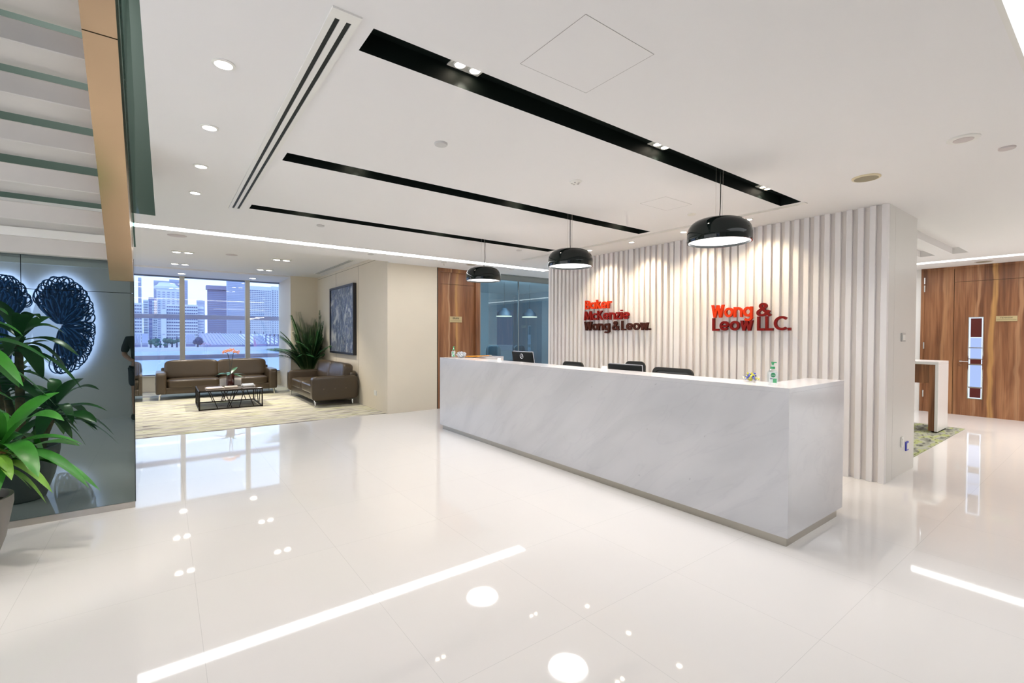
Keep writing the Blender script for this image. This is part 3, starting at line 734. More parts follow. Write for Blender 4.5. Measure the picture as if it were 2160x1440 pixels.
b = MB(); b.prism(U_, 2, DZT+.0013, DZT+.003); b.build('counter_top', M_TOP, D, DK)
b = MB(); b.box(DX0+.34, DX0+.359, DY0+.271, DY1-.301, .1, DZT-.031); b.box(DX0+.361, DX1-.002, DY1-.299, DY1-.28, .1, DZT-.031); b.box(DX0+.361, DX1-.002, DY0+.25, DY0+.269, .1, DZT-.031)
b.build('inner_panel', mat('desk_inner', (.74, .68, .66), .4), D, DK)
b = MB(); b.box(DX0+.36, DX1+.02, DY0+.27, DY1-.31, .70, .735, .003, 1); b.build('work_surface', M_TOP, D, DK)
b = MB(); b.box(DX0+.012, DX1-.09, DY0+.012, DY1-.07, 0, .062); b.build('plinth', M_SKIRT, D, DK)

# monitors, chairs
def monitor(lab, x, y, zt, rz, W=.52, H=.32, tilt=.16, logo=True):
    t_ = thing('monitor', lab, 'monitor', (x, y, .735), rz, 'computer monitors on the desk')
    T = Matrix.Translation((0, 0, zt-.735-H/2)) @ Matrix.Rotation(-tilt, 4, 'Y'); ez = H/2-.062
    b = MB(); b.box(-.012, .026, -W/2, W/2, -H/2, H/2, .01, 3); b.xf(T); hs = b.build('housing', M_MON, t_, smooth=True)
    b = MB(); b.box(.018, .030, -W/2-.004, W/2+.004, -H/2-.004, H/2+.004, .004, 2); b.xf(T); b.build('bezel', M_SILV, t_, smooth=True)
    b = MB(); b.box(.0305, .032, -W/2+.02, W/2-.02, -H/2+.02, H/2-.02); b.xf(T); b.build('screen', M_BLACK, t_)
    if logo:
        b = MB(); n = 28; Rg = .034
        b.tube([(-.0135, Rg*math.cos(2*PI*k/n), ez+Rg*math.sin(2*PI*k/n)) for k in range(n+1)], .004, 6)
        b.xf(T); b.build('emblem_ring', M_SILV, hs, smooth=True)
        b = text_mesh('DELL', .03, .001); b.xf(T @ Matrix.Translation((-.0138, 0, ez)) @ Matrix.Rotation(-PI/2, 4, 'Z') @ Matrix.Rotation(PI/2, 4, 'X')); b.build('emblem_lettering', M_SILV, hs)
    b = MB(); b.box(-.035, -.015, -.05, .05, -.735+zt-.73-.22 if False else 0.0, zt-.735-H/2+.02, .003, 1); b.build('stand', M_SILV, t_)
    b = MB(); b.box(-.12, .10, -.12, .12, 0, .012, .004, 2); b.build('base', M_SILV, t_)
    return t_
monitor('black monitor seen from behind with a ring emblem, by the meeting room glass', 4.22, 5.36, 1.243, 0, .46, .34, .20)
monitor('wide black monitor seen from behind, between the two mesh chairs', 4.12, 3.40, 1.165, 0, .46, .30, .10, False)
# small card on each monitor stand
for (x, y, z, lab) in ((4.03, 5.47, 1.118, 'small white card leaning below the far monitor'), (4.0, 3.47, 1.115, 'small white card leaning below the near monitor')):
    b = MB(); b.box(-.002, .002, -.04, .04, 0, .03); b.xf(Matrix.Rotation(.3, 4, 'Y')); o = b.build('card', M_PAPER); o.location = (DX0+.35, y, DZT+.001); tag(o, lab, 'card')
def office_chair(lab, x, y, zt, rz, W=.44, mesh=True):
    t_ = thing('office_chair', lab, 'office chair', (x, y, 0), rz, 'mesh back office chairs behind the desk')
    b = MB(); n = 10; prof = []
    H = .52; r = .07
    out = []
    for (cx, cz, a0) in ((W/2-r, zt-r, 0), (-W/2+r, zt-r, 90), (-W/2+r, zt-H+r, 180), (W/2-r, zt-H+r, 270)):
        out += [(cx+r*math.cos(math.radians(a0+9*k)), cz+r*math.sin(math.radians(a0+9*k))) for k in range(n+1)]
    cxm, czm = 0, zt-H/2
    inn = [(u*.86, czm+(v-czm)*.86) for u, v in out]
    N = len(out)
    A = [b.bm.verts.new((0, u, v)) for u, v in out]; B = [b.bm.verts.new((0, u, v)) for u, v in inn]
    A2 = [b.bm.verts.new((.03, u, v)) for u, v in out]; B2 = [b.bm.verts.new((.03, u, v)) for u, v in inn]
    for i in range(N):
        j = (i+1) % N
        b.bm.faces.new((A[i], A[j], B[j], B[i])); b.bm.faces.new((A2[i], B2[i], B2[j], A2[j])); b.bm.faces.new((A[i], A2[i], A2[j], A[j])); b.bm.faces.new((B[i], B[j], B2[j], B2[i]))
    b.build('back_frame', M_MESH, t_, smooth=True)
    b = MB(); b.prism(inn, 0, .010, .016); b.build('back_mesh', M_CANVM, t_)
    b = MB(); b.puff(-.25, 0, .47, .24, .24, .045, 5); b.build('seat', M_MESH, t_, smooth=True)
    b = MB(); b.tube([(.02, 0, zt-.5), (.06, 0, .55), (0, 0, .42), (-.2, 0, .42)], .02); b.build('back_support', M_MESH, t_, smooth=True)
    b = MB(); b.cyl((-.24, 0, .08), (-.24, 0, .44), .025); b.build('gas_column', M_CHROME, t_, smooth=True)
    for k in range(5):
        a = 2*PI*k/5; c_, s2 = math.cos(a), math.sin(a)
        b = MB(); b.tube([(-.24, 0, .10), (-.24+.28*c_, .28*s2, .07)], .018); leg = b.build('leg', M_MESH, t_, smooth=True)
        b = MB(); b.cyl((-.24+.28*c_-.012, .28*s2, .028), (-.24+.28*c_+.012, .28*s2, .028), .028); b.build('castor', M_MESH, leg, smooth=True)
    for s2 in (-1, 1):
        b = MB(); b.tube([(-.2, s2*.25, .45), (-.2, s2*.28, .64), (-.32, s2*.28, .66)], .014); b.build('armrest', M_MESH, t_, smooth=True)
office_chair('small black mesh office chair, farthest behind the desk', 5.05, 5.19, 1.075, 0, .44)
office_chair('black mesh office chair, nearest behind the desk', 4.75, 3.23, 1.11, 0, .54)
# headrest just showing over the wide monitor
office_chair('black office chair mostly hidden behind the wide monitor', 5.2, 4.12, 1.13, .2, .30)

# sanitizer bottles
def sanitizer(lab, x, y, rz, sc=1.0, big=True):
    t_ = thing('sanitizer_bottle', lab, 'bottle', (x, y, DZT+.003), rz); t_.scale = (sc, sc, sc)
    b = MB(); b.lathe([(0, .001), (.030, .001), (.034, .006), (.036, .03), (.038, .075), (.035, .098), (.024, .113), (.013, .119), (.013, .124), (0, .124)], 36); b.xf(Matrix.Diagonal((.62, 1, 1, 1)))
    b.build('bottle', glass('bottle_clear', (.90, .94, .95), 3.0, .03) if 'bottle_clear' not in MATS else MATS['bottle_clear'], t_, smooth=True)
    b = MB(); b.lathe([(0, .122), (.016, .122), (.016, .138), (0, .138)], 24); cap = b.build('collar', M_GRN, t_, smooth=True)
    b = MB(); b.lathe([(0, .138), (.006, .138), (.006, .154), (0, .154)], 16); b.build('pump_stem', M_LABEL, t_, smooth=True)
    b = MB(); b.lathe([(0, .152), (.006, .152), (.011, .168), (.011, .173), (0, .173)], 20); b.box(-.005, .005, -.026, 0, .166, .173, .002, 1); b.build('pump_head', M_GRN, t_, smooth=True)
    def patch(y0, y1, z0, z1, m, name, off=.0006, par=None):
        b = MB(); n = 8
        for k in range(n):
            ya, yb = y0+(y1-y0)*k/n, y0+(y1-y0)*(k+1)/n
            fx = lambda q: -(.62*math.sqrt(max(0, .0385**2-q*q))+off)
            b.face([(fx(ya), ya, z0), (fx(yb), yb, z0), (fx(yb), yb, z1), (fx(ya), ya, z1)])
        return b.build(name, m, par or t_, smooth=True)
    lb = patch(-.026, .026, .018, .098, M_LABEL, 'label')
    patch(-.024, .002, .018, .050, mat('label_green', (.12, .50, .24), .4), 'label_patch', .0012, t_)
    b = MB(); b.cyl((-.0246, 0, .076), (-.0262, 0, .076), .0165, n=28); b.build('badge', mat('badge_green', (.03, .30, .12), .4), t_)
    b = text_mesh('Dettol', .0115, .0003); b.xf(Matrix.Translation((-.0268, 0, .076)) @ Matrix.Rotation(-PI/2, 4, 'Z') @ Matrix.Rotation(PI/2, 4, 'X')); b.build('badge_lettering', M_LABEL, t_)
    b = MB(); b.box(-.0243, -.0236, .004, .022, .050, .053); b.box(-.0243, -.0236, .004, .020, .0455, .048); b.build('label_print', M_NAVY, t_)
sanitizer('clear hand sanitizer bottle with a green pump near the right end of the counter', 3.66, 1.62, .55, 1.0)
sanitizer('clear hand sanitizer bottle with a green pump at the left end of the counter', 3.66, 6.43, .55, 1.0)
# crumpled wrap
b = MB(); nb = bmesh.new(); bmesh.ops.create_icosphere(nb, subdivisions=4, radius=1)
for v in nb.verts:
    q = v.co; k = 1+.22*math.sin(9*q.x+3*q.z)*math.cos(8*q.y-5*q.z)+.14*math.sin(21*q.y+17*q.x)
    v.co = Vector((q.x*.06*k, q.y*.085*k, max(-.045, q.z*.045*k)+.045))
b.merge(nb); o = b.build('crumpled_wrap', M_FOIL); o.location = (3.76, 6.36, DZT+.003); tag(o, 'crumpled ball of clear and grey wrapping beside the far sanitizer', 'wrapping')
# orange folder, grey tray
b = MB(); b.box(-.14, .14, -.20, .20, 0, .014, .003, 1); o = b.build('folder', M_FOLD); o.rotation_euler = (-.05, 0, .25); o.location = (4.0, 6.36, DZT+.012); tag(o, 'orange folder lying on the left end of the counter', 'folder')
b = MB(); b.box(-.05, .05, -.03, .03, 0, .022, .006, 2); o = b.build('sticky_tape', mat('tape_grey', (.35, .35, .33), .4)); o.location = (4.35, 6.46, DZT+.003); tag(o, 'small grey desk item behind the orange folder', 'stationery')

# candy bowl
CB = Vector((3.76, 1.83, DZT+.003))
b = MB(); b.lathe([(0, .0005), (.028, .0005), (.034, .004), (.052, .022), (.066, .046), (.070, .050), (.066, .049), (.050, .026), (.032, .008), (0, .005)], 40)
o = b.build('candy_bowl', M_CLEAR, None, smooth=True); o.location = CB; tag(o, 'clear glass bowl of wrapped sweets on the counter', 'bowl')
def candy(m, base=None):
    r = thing('wrapped_sweet', 'x', 'sweet')
    b = MB(); b.puff(0, 0, 0, .014, .009, .008, 3, 3); b.build('body', m, r, smooth=True)
    for s2 in (-1, 1):
        b = MB(); vs = [b.bm.verts.new((s2*.013, 0, 0))]
        ring = [b.bm.verts.new((s2*(.025+.003*(k % 2)), .010*math.cos(2*PI*k/8), .008*math.sin(2*PI*k/8))) for k in range(8)]
        for k in range(8): b.bm.faces.new((vs[0], ring[k], ring[(k+1) % 8]))
        b.build('wrapper_twist', m, r)
    return r
cy_, cb_ = candy(M_YELP), candy(M_BLUEP)
fy = fb = True
for k in range(18):
    lay = k//9; a = k*2.4; rr = (.036, .026)[lay]*(.55+.45*((k*7) % 5)/4)
    loc = (CB.x+rr*math.cos(a), CB.y+rr*math.sin(a), CB.z+.026+lay*.020+.004*((k*5) % 3))
    yel = k % 2 == 0
    src = cy_ if yel else cb_
    if (yel and fy) or (not yel and fb):
        o = src; o.location = loc
        if yel: fy = False
        else: fb = False
    else: o = copy_thing(src, loc)
    o.rotation_euler = (random.uniform(-.7, .7), random.uniform(-.7, .7), a*1.7)
    o['label'] = ('yellow-wrapped' if yel else 'blue-wrapped')+' sweet in the glass bowl'; o['category'] = 'sweet'; o['group'] = ('yellow' if yel else 'blue')+' wrapped sweets in the bowl'

# ------------------------------------------------------------------ far walnut door and meeting room
DF = thing('door_1', 'tall walnut door with a small brass plate, left of the meeting room glass', 'door', (4.37, Y_B, 0)); DF['kind'] = 'structure'; do = Vector((4.37, Y_B, 0))
b = MB(); b.box(4.375, 4.43, Y_B-.0, Y_B+.10, 0, HC); b.box(5.27, 5.375, Y_B-.0, Y_B+.10, 0, HC); b.box(4.43, 5.27, Y_B, Y_B+.10, HC-.075, HC); b.build('frame', WALN_L, DF, do)
b = MB(); b.box(4.43, 5.27, Y_B+.055, Y_B+.10, 2.512, HC-.075); b.build('overpanel', WALN_L, DF, do)
b = MB(); b.box(4.43, 5.27, Y_B+.055, Y_B+.10, .0, 2.506); dl = b.build('leaf', WALN_L, DF, do)
b = MB(); b.box(4.43, 5.27, Y_B+.085, Y_B+.098, 2.50, 2.52); b.build('joint', M_BLACK, DF, do)
b = MB(); b.box(4.67, 4.955, Y_B+.043, Y_B+.056, 1.735, 1.855, .001, 1); pl = b.build('name_plate', M_BRASS, DF, do)
b = text_mesh('BRANI', .052, .001); b.xf(Matrix.Translation((4.812, Y_B+.0425, 1.818)) @ Matrix.Rotation(PI/2, 4, 'X')); b.build('plate_lettering', M_INK, pl, do)
b = MB(); b.box(4.68, 4.945, Y_B+.0422, Y_B+.043, 1.765, 1.768); b.build('plate_rail', M_INK, pl, do)
# glass front
W4 = thing('window_4', 'tall tinted glass front of the meeting room beside the far door', 'window', (5.4, Y_B, 0)); W4['kind'] = 'structure'; wo_ = Vector((5.4, Y_B, 0))
b = MB(); b.box(5.395, 6.43, Y_B+.045, Y_B+.055, 0, HC-.12); b.build('pane', M_MEET, W4, wo_)
b = MB(); b.box(6.445, 8.6, Y_B+.045, Y_B+.055, 0, HC-.12); b.build('pane', M_MEET, W4, wo_)
b = MB(); b.box(5.375, 5.395, Y_B, Y_B+.1, 0, HC); b.box(6.43, 6.445, Y_B+.03, Y_B+.07, 0, HC-.12); b.box(5.375, 8.6, Y_B, Y_B+.1, HC-.02, HC); b.box(5.375, 8.6, Y_B+.02, Y_B+.08, HC-.13, HC-.115); b.build('frame', mat('glass_frame_grey', (.22, .25, .25), .5), W4, wo_)
b = MB(); b.box(5.395, 8.6, Y_B+.06, Y_B+.09, HC-.115, HC-.02); b.build('head_panel', mat('head_grey', (.30, .33, .32), .6), W4, wo_)
M_MW = mat('meeting_wall', (.30, .36, .40), .8)
b = MB(); b.box(4.3, 9.6, 12.6, 12.7, 0, HC); b.box(9.5, 9.6, Y_B+.2, 12.6, 0, HC); struct(b.build('wall_meeting', M_MW))
b = MB(); b.box(X_LW+.12, X_LW+.2, Y_B+.12, 12.7, 0, HC); struct(b.build('wall_meeting_left', M_MW))
b = MB()
for x in (6.2, 8.0): b.box(x, x+.7, 12.45, 12.6, 0, HC)
struct(b.build('trim_3', mat('pier_grey', (.42, .44, .45), .8)))
# daylight windows at the back of the meeting room
for k, (x0, x1) in enumerate(((6.95, 7.95), (8.75, 9.45), (5.1, 6.15))):
    b = MB(); b.box(x0, x1, 12.585, 12.598, .95, 2.3); o = b.build('window_%d' % (5+k), emis('meeting_daylight', (.30, .42, .62), .30)); struct(o)
# meeting table, chairs, lamps
b = MB(); b.puff(7.0, 10.4, .73, 1.3, .55, .02, 8); tt = thing('meeting_table', 'dark meeting table behind the tinted glass', 'table', (7.0, 10.4, 0)); b.build('table_top', mat('table_dark', (.10, .10, .10), .2), tt, (7.0, 10.4, 0), smooth=True)
for s2 in (-1, 1):
    b = MB(); b.cyl((7+s2*.7, 10.4, 0), (7+s2*.7, 10.4, .72), .05); b.build('leg', M_CHROME, tt, (7.0, 10.4, 0), smooth=True)
mc = None
mlabs = ['dark chair behind the tinted glass, nearest the walnut door', 'dark chair behind the tinted glass, in the middle', 'dark chair behind the tinted glass, by the slatted partition']
for k, x in enumerate((5.75, 6.5, 7.3)):
    if mc is None:
        mc = thing('meeting_chair', mlabs[0], 'chair', (x, 9.45, 0), 0, 'chairs in the meeting room')
        b = MB(); b.puff(0, 0, .98, .24, .035, .24, 4); b.build('backrest', mat('meeting_chair_blue', (.035, .06, .075), .6), mc, smooth=True)
        b = MB(); b.puff(0, .26, .47, .25, .24, .05, 4); b.build('seat', MATS['meeting_chair_blue'], mc, smooth=True)
        b = MB(); b.cyl((0, .26, .04), (0, .26, .43), .03); b.build('pedestal', M_CHROME, mc, smooth=True)
        b = MB(); b.lathe([(0, 0), (.25, 0), (.24, .02), (.04, .05), (0, .05)], 24, (0, .26, 0)); b.build('base', M_CHROME, mc, smooth=True)
    else: copy_thing(mc, (x, 9.45, 0), .15*k, mlabs[k])
ml = None
for k, (x, lab) in enumerate(((6.93, 'cone lamp hanging in the meeting room, left one'), (7.76, 'cone lamp hanging in the meeting room, right one'))):
    if ml is None:
        ml = thing('cone_lamp', lab, 'pendant lamp', (x, 9.6, HC), group='cone lamps in the meeting room')
        b = MB(); b.lathe([(0, -.66), (.05, -.66), (.17, -.78), (.19, -.86), (.185, -.86), (.165, -.785), (.04, -.67)], 32); b.build('shade', mat('cone_dark', (.018, .035, .05), .6), ml, smooth=True)
        b = MB(); b.lathe([(.185, -.858), (.20, -.862), (.20, -.876), (0, -.876), (0, -.858)], 32); b.build('diffuser', emis('cone_glow', (1, .88, .65), 1.6), ml, smooth=True)
        b = MB(); b.cyl((0, 0, 0), (0, 0, -.66), .004, n=6); b.build('cable', M_BLACK, ml)
    else: copy_thing(ml, (x, 9.6, HC), 0, lab)
light('meeting_fill', 'AREA', (6.6, 8.72, HC-.02), 150, (.75, .88, 1), rot=(.7, 0, 0), shape='RECTANGLE', size=2.4, size_y=.2)  # added fill light, tucked out of sight above the tinted glass

# ------------------------------------------------------------------ right: walnut doors, side table, rug
DR = thing('door_2', 'wide walnut double door with a narrow coloured vision panel', 'door', (X_R, 1.5, 0)); DR['kind'] = 'structure'; ro = Vector((X_R, 1.5, 0))
Y0, Y1 = -1.2, 2.50
b = MB(); b.box(X_R-.01, X_R+.1, Y1, Y1+.05, 0, HC); b.box(X_R-.01, X_R+.1, Y0-.05, Y0, 0, HC); b.box(X_R-.01, X_R+.1, Y0, Y1, HC-.04, HC-.001); b.build('frame', WALN_R, DR, ro)
b = MB(); b.box(X_R+.004, X_R+.06, 2.07, Y1, .0, HC-.04); b.build('leaf', WALN_R, DR, ro, label='narrow left door leaf')
b = MB(); b.box(X_R+.004, X_R+.06, Y0, 2.062, 2.526, HC-.04); b.build('overpanel', WALN_R, DR, ro)
b = MB(); vp = (1.655, 1.862, .32, 1.852)
b.box(X_R+.004, X_R+.06, vp[1], 2.062, 0, 2.52); b.box(X_R+.004, X_R+.06, Y0, vp[0], 0, 2.52); b.box(X_R+.004, X_R+.06, vp[0], vp[1], 0, vp[2]); b.box(X_R+.004, X_R+.06, vp[0], vp[1], vp[3], 2.52)
lf = b.build('leaf', WALN_R, DR, ro, label='wide door leaf with a vision panel')
b = MB(); e = .012
for q in ((vp[0], vp[0]+e, vp[2], vp[3]), (vp[1]-e, vp[1], vp[2], vp[3]), (vp[0]+e, vp[1]-e, vp[2], vp[2]+e), (vp[0]+e, vp[1]-e, vp[3]-e, vp[3])): b.box(X_R-.004, X_R+.03, *q)
b.build('panel_frame', M_CHROME, lf, ro)
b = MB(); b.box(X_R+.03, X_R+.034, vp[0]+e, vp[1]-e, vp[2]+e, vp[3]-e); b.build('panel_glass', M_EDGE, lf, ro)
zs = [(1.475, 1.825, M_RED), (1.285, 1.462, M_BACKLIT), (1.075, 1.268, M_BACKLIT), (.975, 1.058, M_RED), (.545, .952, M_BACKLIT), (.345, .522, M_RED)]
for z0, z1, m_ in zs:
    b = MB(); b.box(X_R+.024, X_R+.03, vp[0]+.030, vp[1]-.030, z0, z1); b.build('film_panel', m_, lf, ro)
for z0, z1 in ((1.268, 1.285), (1.058, 1.075), (.952, .975), (.522, .545)):
    b = MB(); b.box(X_R+.022, X_R+.03, vp[0]+.012, vp[1]-.012, z0, z1); b.build('glazing_strip', M_SKIRT, lf, ro)
# handle and lock
b = MB(); b.cyl((X_R+.004, 1.965, 1.02), (X_R-.012, 1.965, 1.02), .026); b.cyl((X_R-.012, 1.965, 1.02), (X_R-.055, 1.965, 1.02), .010); b.tube([(X_R-.052, 1.968, 1.02), (X_R-.055, 1.85, 1.018)], .010); h_ = b.build('handle', M_CHROME, lf, ro, smooth=True)
b = MB(); b.cyl((X_R+.004, 1.965, .95), (X_R-.010, 1.965, .95), .024); b.build('lock', M_CHROME, lf, ro, smooth=True)
for z0, z1 in ((2.52, 2.645), (2.36, 2.49), (1.24, 1.37), (.29, .42)):
    b = MB(); b.cyl((X_R-.012, Y1-.004, z0), (X_R-.012, Y1-.004, z1), .011); b.build('hinge', M_CHROME, DR, ro, smooth=True)
b = MB(); b.box(X_R-.012, X_R+.005, 1.235, 1.50, 1.765, 1.860, .001, 1); pl = b.build('name_plate', M_BRASS, DR, ro)
b = text_mesh('TEMASEK', .036, .001, 1.1); b.xf(Matrix.Translation((X_R-.0125, 1.3675, 1.826)) @ Matrix.Rotation(-PI/2, 4, 'Z') @ Matrix.Rotation(PI/2, 4, 'X')); b.build('plate_lettering', M_INK, pl, ro)
b = MB(); b.box(X_R-.0128, X_R-.012, 1.245, 1.49, 1.789, 1.793); b.build('plate_rail', M_INK, pl, ro)
# table
TB = Vector((9.8, 2.3, 0)); T = thing('console_table', 'white and walnut console table on the green rug', 'table', TB)
M_TBW = mat('table_white', (.74, .73, .73), .25)
b = MB(); b.box(9.44, 10.08, 1.77, 3.3, 1.055, 1.10, .003, 1); b.build('table_top', M_TBW, T, TB)
for y in (1.77, 3.24):
    b = MB(); b.box(9.44, 10.08, y, y+.04, .03, 1.055, .003, 1); L_ = b.build('leg_panel', M_TBW, T, TB)
    b = MB(); b.box(9.46, 10.06, y+(.04 if y < 2 else -.075), y+(.115 if y < 2 else 0), .03, 1.055, .002, 1); b.build('leg_lining', WALN_D, L_, TB)
    b = MB(); b.box(9.5, 10.0, y+.01, y+.08, 0, .03); b.build('foot', M_BLACK, L_, TB)
b = MB(); b.box(9.50, 10.06, 1.885, 3.165, .76, 1.055, .002, 1); b.build('apron', WALN_D, T, TB)
b = MB(); b.box(7.0, 10.3, 1.60, 4.6, 0, .008, .002, 1); o = b.build('rug', RUG, None, (8.6, 3.1, 0)); tag(o, 'green and grey patterned rug under the console table', 'rug')

# ------------------------------------------------------------------ lounge
def sofa(lab, loc, rz, W, D_=.90, H=.84):
    t_ = thing('sofa', lab, 'sofa', loc, rz, 'taupe leather sofas')
    aw = .20
    b = MB(); b.box(-W/2+.08, W/2-.08, .05, D_-.06, .13, .27, .02, 3); b.build('base', M_LEATH, t_, smooth=True)
    for s2 in (-1, 1):
        b = MB(); b.puff(s2*(W/2-aw/2), D_/2, .125+.245, aw/2, D_/2, .245, 9, 14); a_ = b.build('armrest', M_LEATH, t_, smooth=True)
        for k in range(3):
            b = MB(); b.lathe([(0, .006), (.010, .004), (.014, 0)], 12); b.xf(Matrix.Translation((s2*(W/2+.0), .22+k*.22, .36)) @ Matrix.Rotation(s2*PI/2, 4, 'Y')); b.build('button', M_SEAM, a_, smooth=True)
    w_ = (W-2*aw)/2
    for s2 in (-1, 1):
        b = MB(); b.puff(s2*w_/2, D_/2-.10, .345, w_/2, D_/2-.13, .10, 7, 14, .10); c_ = b.build('seat_cushion', M_LEATH, t_, smooth=True)
        b = MB(); b.box(s2*w_/2-.003, s2*w_/2+.003, .03, .60, .447, .4545); b.build('seam', M_SEAM, c_)
    for s2 in (-1, 1):
        b = MB(); b.puff(0, 0, 0, w_/2+.03, .12, .22, 6, 14, .04); b.xf(Matrix.Translation((s2*(w_/2+.012), D_-.17, H-.21)) @ Matrix.Rotation(-.16, 4, 'X')); b.build('back_cushion', M_LEATH, t_, smooth=True)
    b = MB(); b.box(-W/2+.1, W/2-.1, D_-.14, D_-.02, .15, .68, .03, 3); b.build('back', M_LEATH, t_, smooth=True)
    for sx in (-1, 1):
        for yy in (.07, D_-.10):
            b = MB(); b.tube([(sx*(W/2-.10), yy, .14), (sx*(W/2-.07), yy, .10), (sx*(W/2-.07), yy, 0)], lambda q: .022-.006*q, 10); b.build('leg', M_CHROME, t_, smooth=True)
    return t_
sofa('long taupe leather sofa under the windows', (1.045, 12.72, .006), 0, 2.42)
sofa('taupe leather sofa against the lounge wall below the painting', (2.36, 11.0, .006), -PI/2, 2.40, .92)
# coffee table
CT = Vector((1.07, 11.25, .006)); T = thing('coffee_table', 'low coffee table with a dark glass top and crossed iron struts', 'coffee table', CT)
x0, x1, y0, y1, zt = .53, 1.60, 10.67, 11.83, .39
b = MB(); b.box(x0, x1, y0, y1, zt-.012, zt, .002, 1); b.build('table_top', M_TTOP, T, CT)
b = MB(); r = .011
for z in (.02, zt-.024):
    for q in (((x0, y0), (x1, y0)), ((x1, y0), (x1, y1)), ((x1, y1), (x0, y1)), ((x0, y1), (x0, y0))):
        (xa, ya), (xb, yb) = q; b.box(min(xa, xb)-r, max(xa, xb)+r, min(ya, yb)-r, max(ya, yb)+r, z-r, z+r)
b.build('frame', M_IRON, T, CT)
for xx in (x0, x1):
    for yy in (y0, y1):
        b = MB(); b.box(xx-r, xx+r, yy-r, yy+r, 0.0, zt-.014); b.build('leg', M_IRON, T, CT)
for yy in (y0, y1):
    for (ua, ub) in ((.16, .28), (.52, .42), (.42, .52) if False else (.38, .50), (.60, .44), (.74, .86), (.70, .62)):
        b = MB(); b.tube([(x0+(x1-x0)*ua, yy, zt-.02), (x0+(x1-x0)*ub, yy, .02)], .008, 6); b.build('strut', M_IRON, T, CT)
for xx in (x0, x1):
    for (ua, ub) in ((.2, .35), (.6, .45), (.7, .85)):
        b = MB(); b.tube([(xx, y0+(y1-y0)*ua, zt-.02), (xx, y0+(y1-y0)*ub, .02)], .008, 6); b.build('strut', M_IRON, T, CT)
# orchid in a vase
OV = Vector((1.10, 11.28, .006+zt)); T = thing('potted_orchid', 'orange orchid in a dark red cylinder vase on the coffee table', 'orchid', OV)
b = MB(); b.lathe([(0, .002), (.072, .002), (.075, .008), (.075, .26), (.068, .26), (.066, .22), (0, .22)], 40); b.build('vase', M_VASE, T, smooth=True)
b = MB(); b.lathe([(0, .232), (.067, .225), (.067, .2)], 24); b.build('soil', M_SOIL, T, smooth=True)
def leaf(b, p0, az, L, wd, rise, droop, n=9, twist=0, fold=.25):
    """one strap leaf with a folded midrib"""
    dx, dy = math.cos(az), math.sin(az); L_, Rr_, M_ = [], [], []
    for k in range(n+1):
        u = k/n; x = L*u; z = rise*u-droop*u*u
        hw = wd*math.sin(PI*min(1, (u*.92+.06)))**.75*.5
        if k == n: hw = wd*.01
        c_ = Vector(p0)+Vector((dx*x, dy*x, z)); tw = twist*u
        sx_, sy_ = -dy*math.cos(tw), dx*math.cos(tw); sz = math.sin(tw)
        M_.append(b.bm.verts.new(c_-Vector((0, 0, hw*fold)))); L_.append(b.bm.verts.new(c_+Vector((sx_, sy_, sz))*hw)); Rr_.append(b.bm.verts.new(c_-Vector((sx_, sy_, sz))*hw))
    for k in range(n):
        b.bm.faces.new((M_[k], M_[k+1], L_[k+1], L_[k])); b.bm.faces.new((M_[k], Rr_[k], Rr_[k+1], M_[k+1]))
b = MB()
for az, L, rise, dr in ((0.1, .30, .08, .10), (2.9, .32, .12, .16), (3.6, .26, .16, .14), (5.6, .26, .05, .10), (.9, .24, .26, .12), (1.9, .22, .16, .14), (4.4, .22, .14, .14)):
    leaf(b, (0, 0, .235), az, L, .085, rise, dr)
b.build('leaves', mat('orchid_leaf', (.02, .10, .035), .3), T, smooth=True)
st = [[(0, 0, .24), (-.012, 0, .40), (-.02, 0, .55), (-.045, 0, .68), (-.10, 0, .70)], [(0, 0, .24), (.02, 0, .42), (.045, 0, .60), (.06, 0, .70), (.14, 0, .71)]]
for q in st:
    b = MB(); b.tube(q, .006, 6); b.build('stem', mat('orchid_stem', (.03, .035, .03), .5), T, smooth=True)
for k in range(17):
    u = k/16; cx = -.13+.29*u+random.uniform(-.01, .01); cz = .70+.045*math.sin(PI*u)+random.uniform(-.03, .03); cy = random.uniform(-.04, .04)
    b = MB()
    for j in range(5):
        a = j*2*PI/5+random.random()*.3; pr = .026
        q = [Vector((0, 0, 0))]
        for m_ in range(7):
            aa = a+(m_-3)*.16; rr = pr*(1.0-.10*abs(m_-3))
            q.append(Vector((rr*math.cos(aa), -.008*abs(m_-3)*.5, rr*math.sin(aa))))
        vs = [b.bm.verts.new(v+Vector((cx, cy, cz))) for v in q]; b.bm.faces.new(vs)
    b.build('flower', M_ORCH, T)
# magazines on the table
def paper(lab, loc, rz, w_, d_, h, m=M_PAPER, name='magazine', cat='magazine', tilt=0, group=None):
    b = MB(); b.box(-w_/2, w_/2, -d_/2, d_/2, 0, h, min(.002, h*.3), 1); b.build
    o = b.build(name, m); o.location = loc; o.rotation_euler = (tilt, 0, rz); tag(o, lab, cat, group); return o
zt2 = .006+zt
paper('cream magazine at the bottom of the left stack on the coffee table', (.80, 10.95, zt2), .1, .30, .22, .014, M_PAPERC)
paper('white magazine with a dark cover on top of the left stack', (.79, 10.96, zt2+.014), -.05, .27, .20, .010, mat('mag_cover', (.50, .48, .55), .3, noise=(6, .5)))
paper('white magazine at the bottom of the right stack on the coffee table', (1.40, 11.1, zt2), .05, .22, .28, .020, M_PAPER)
paper('pale blue magazine on top of the right stack', (1.40, 11.1, zt2+.020), -.06, .21, .27, .018, mat('mag_blue', (.62, .66, .72), .3))
paper('cream booklet standing before the orchid vase', (.99, 11.38, zt2), 0, .14, .008, .15, M_PAPER, 'leaflet', 'leaflet', -.12)
paper('white booklet standing right of the orchid vase', (1.24, 11.38, zt2), -.1, .14, .008, .15, M_PAPER, 'leaflet', 'leaflet', -.12)
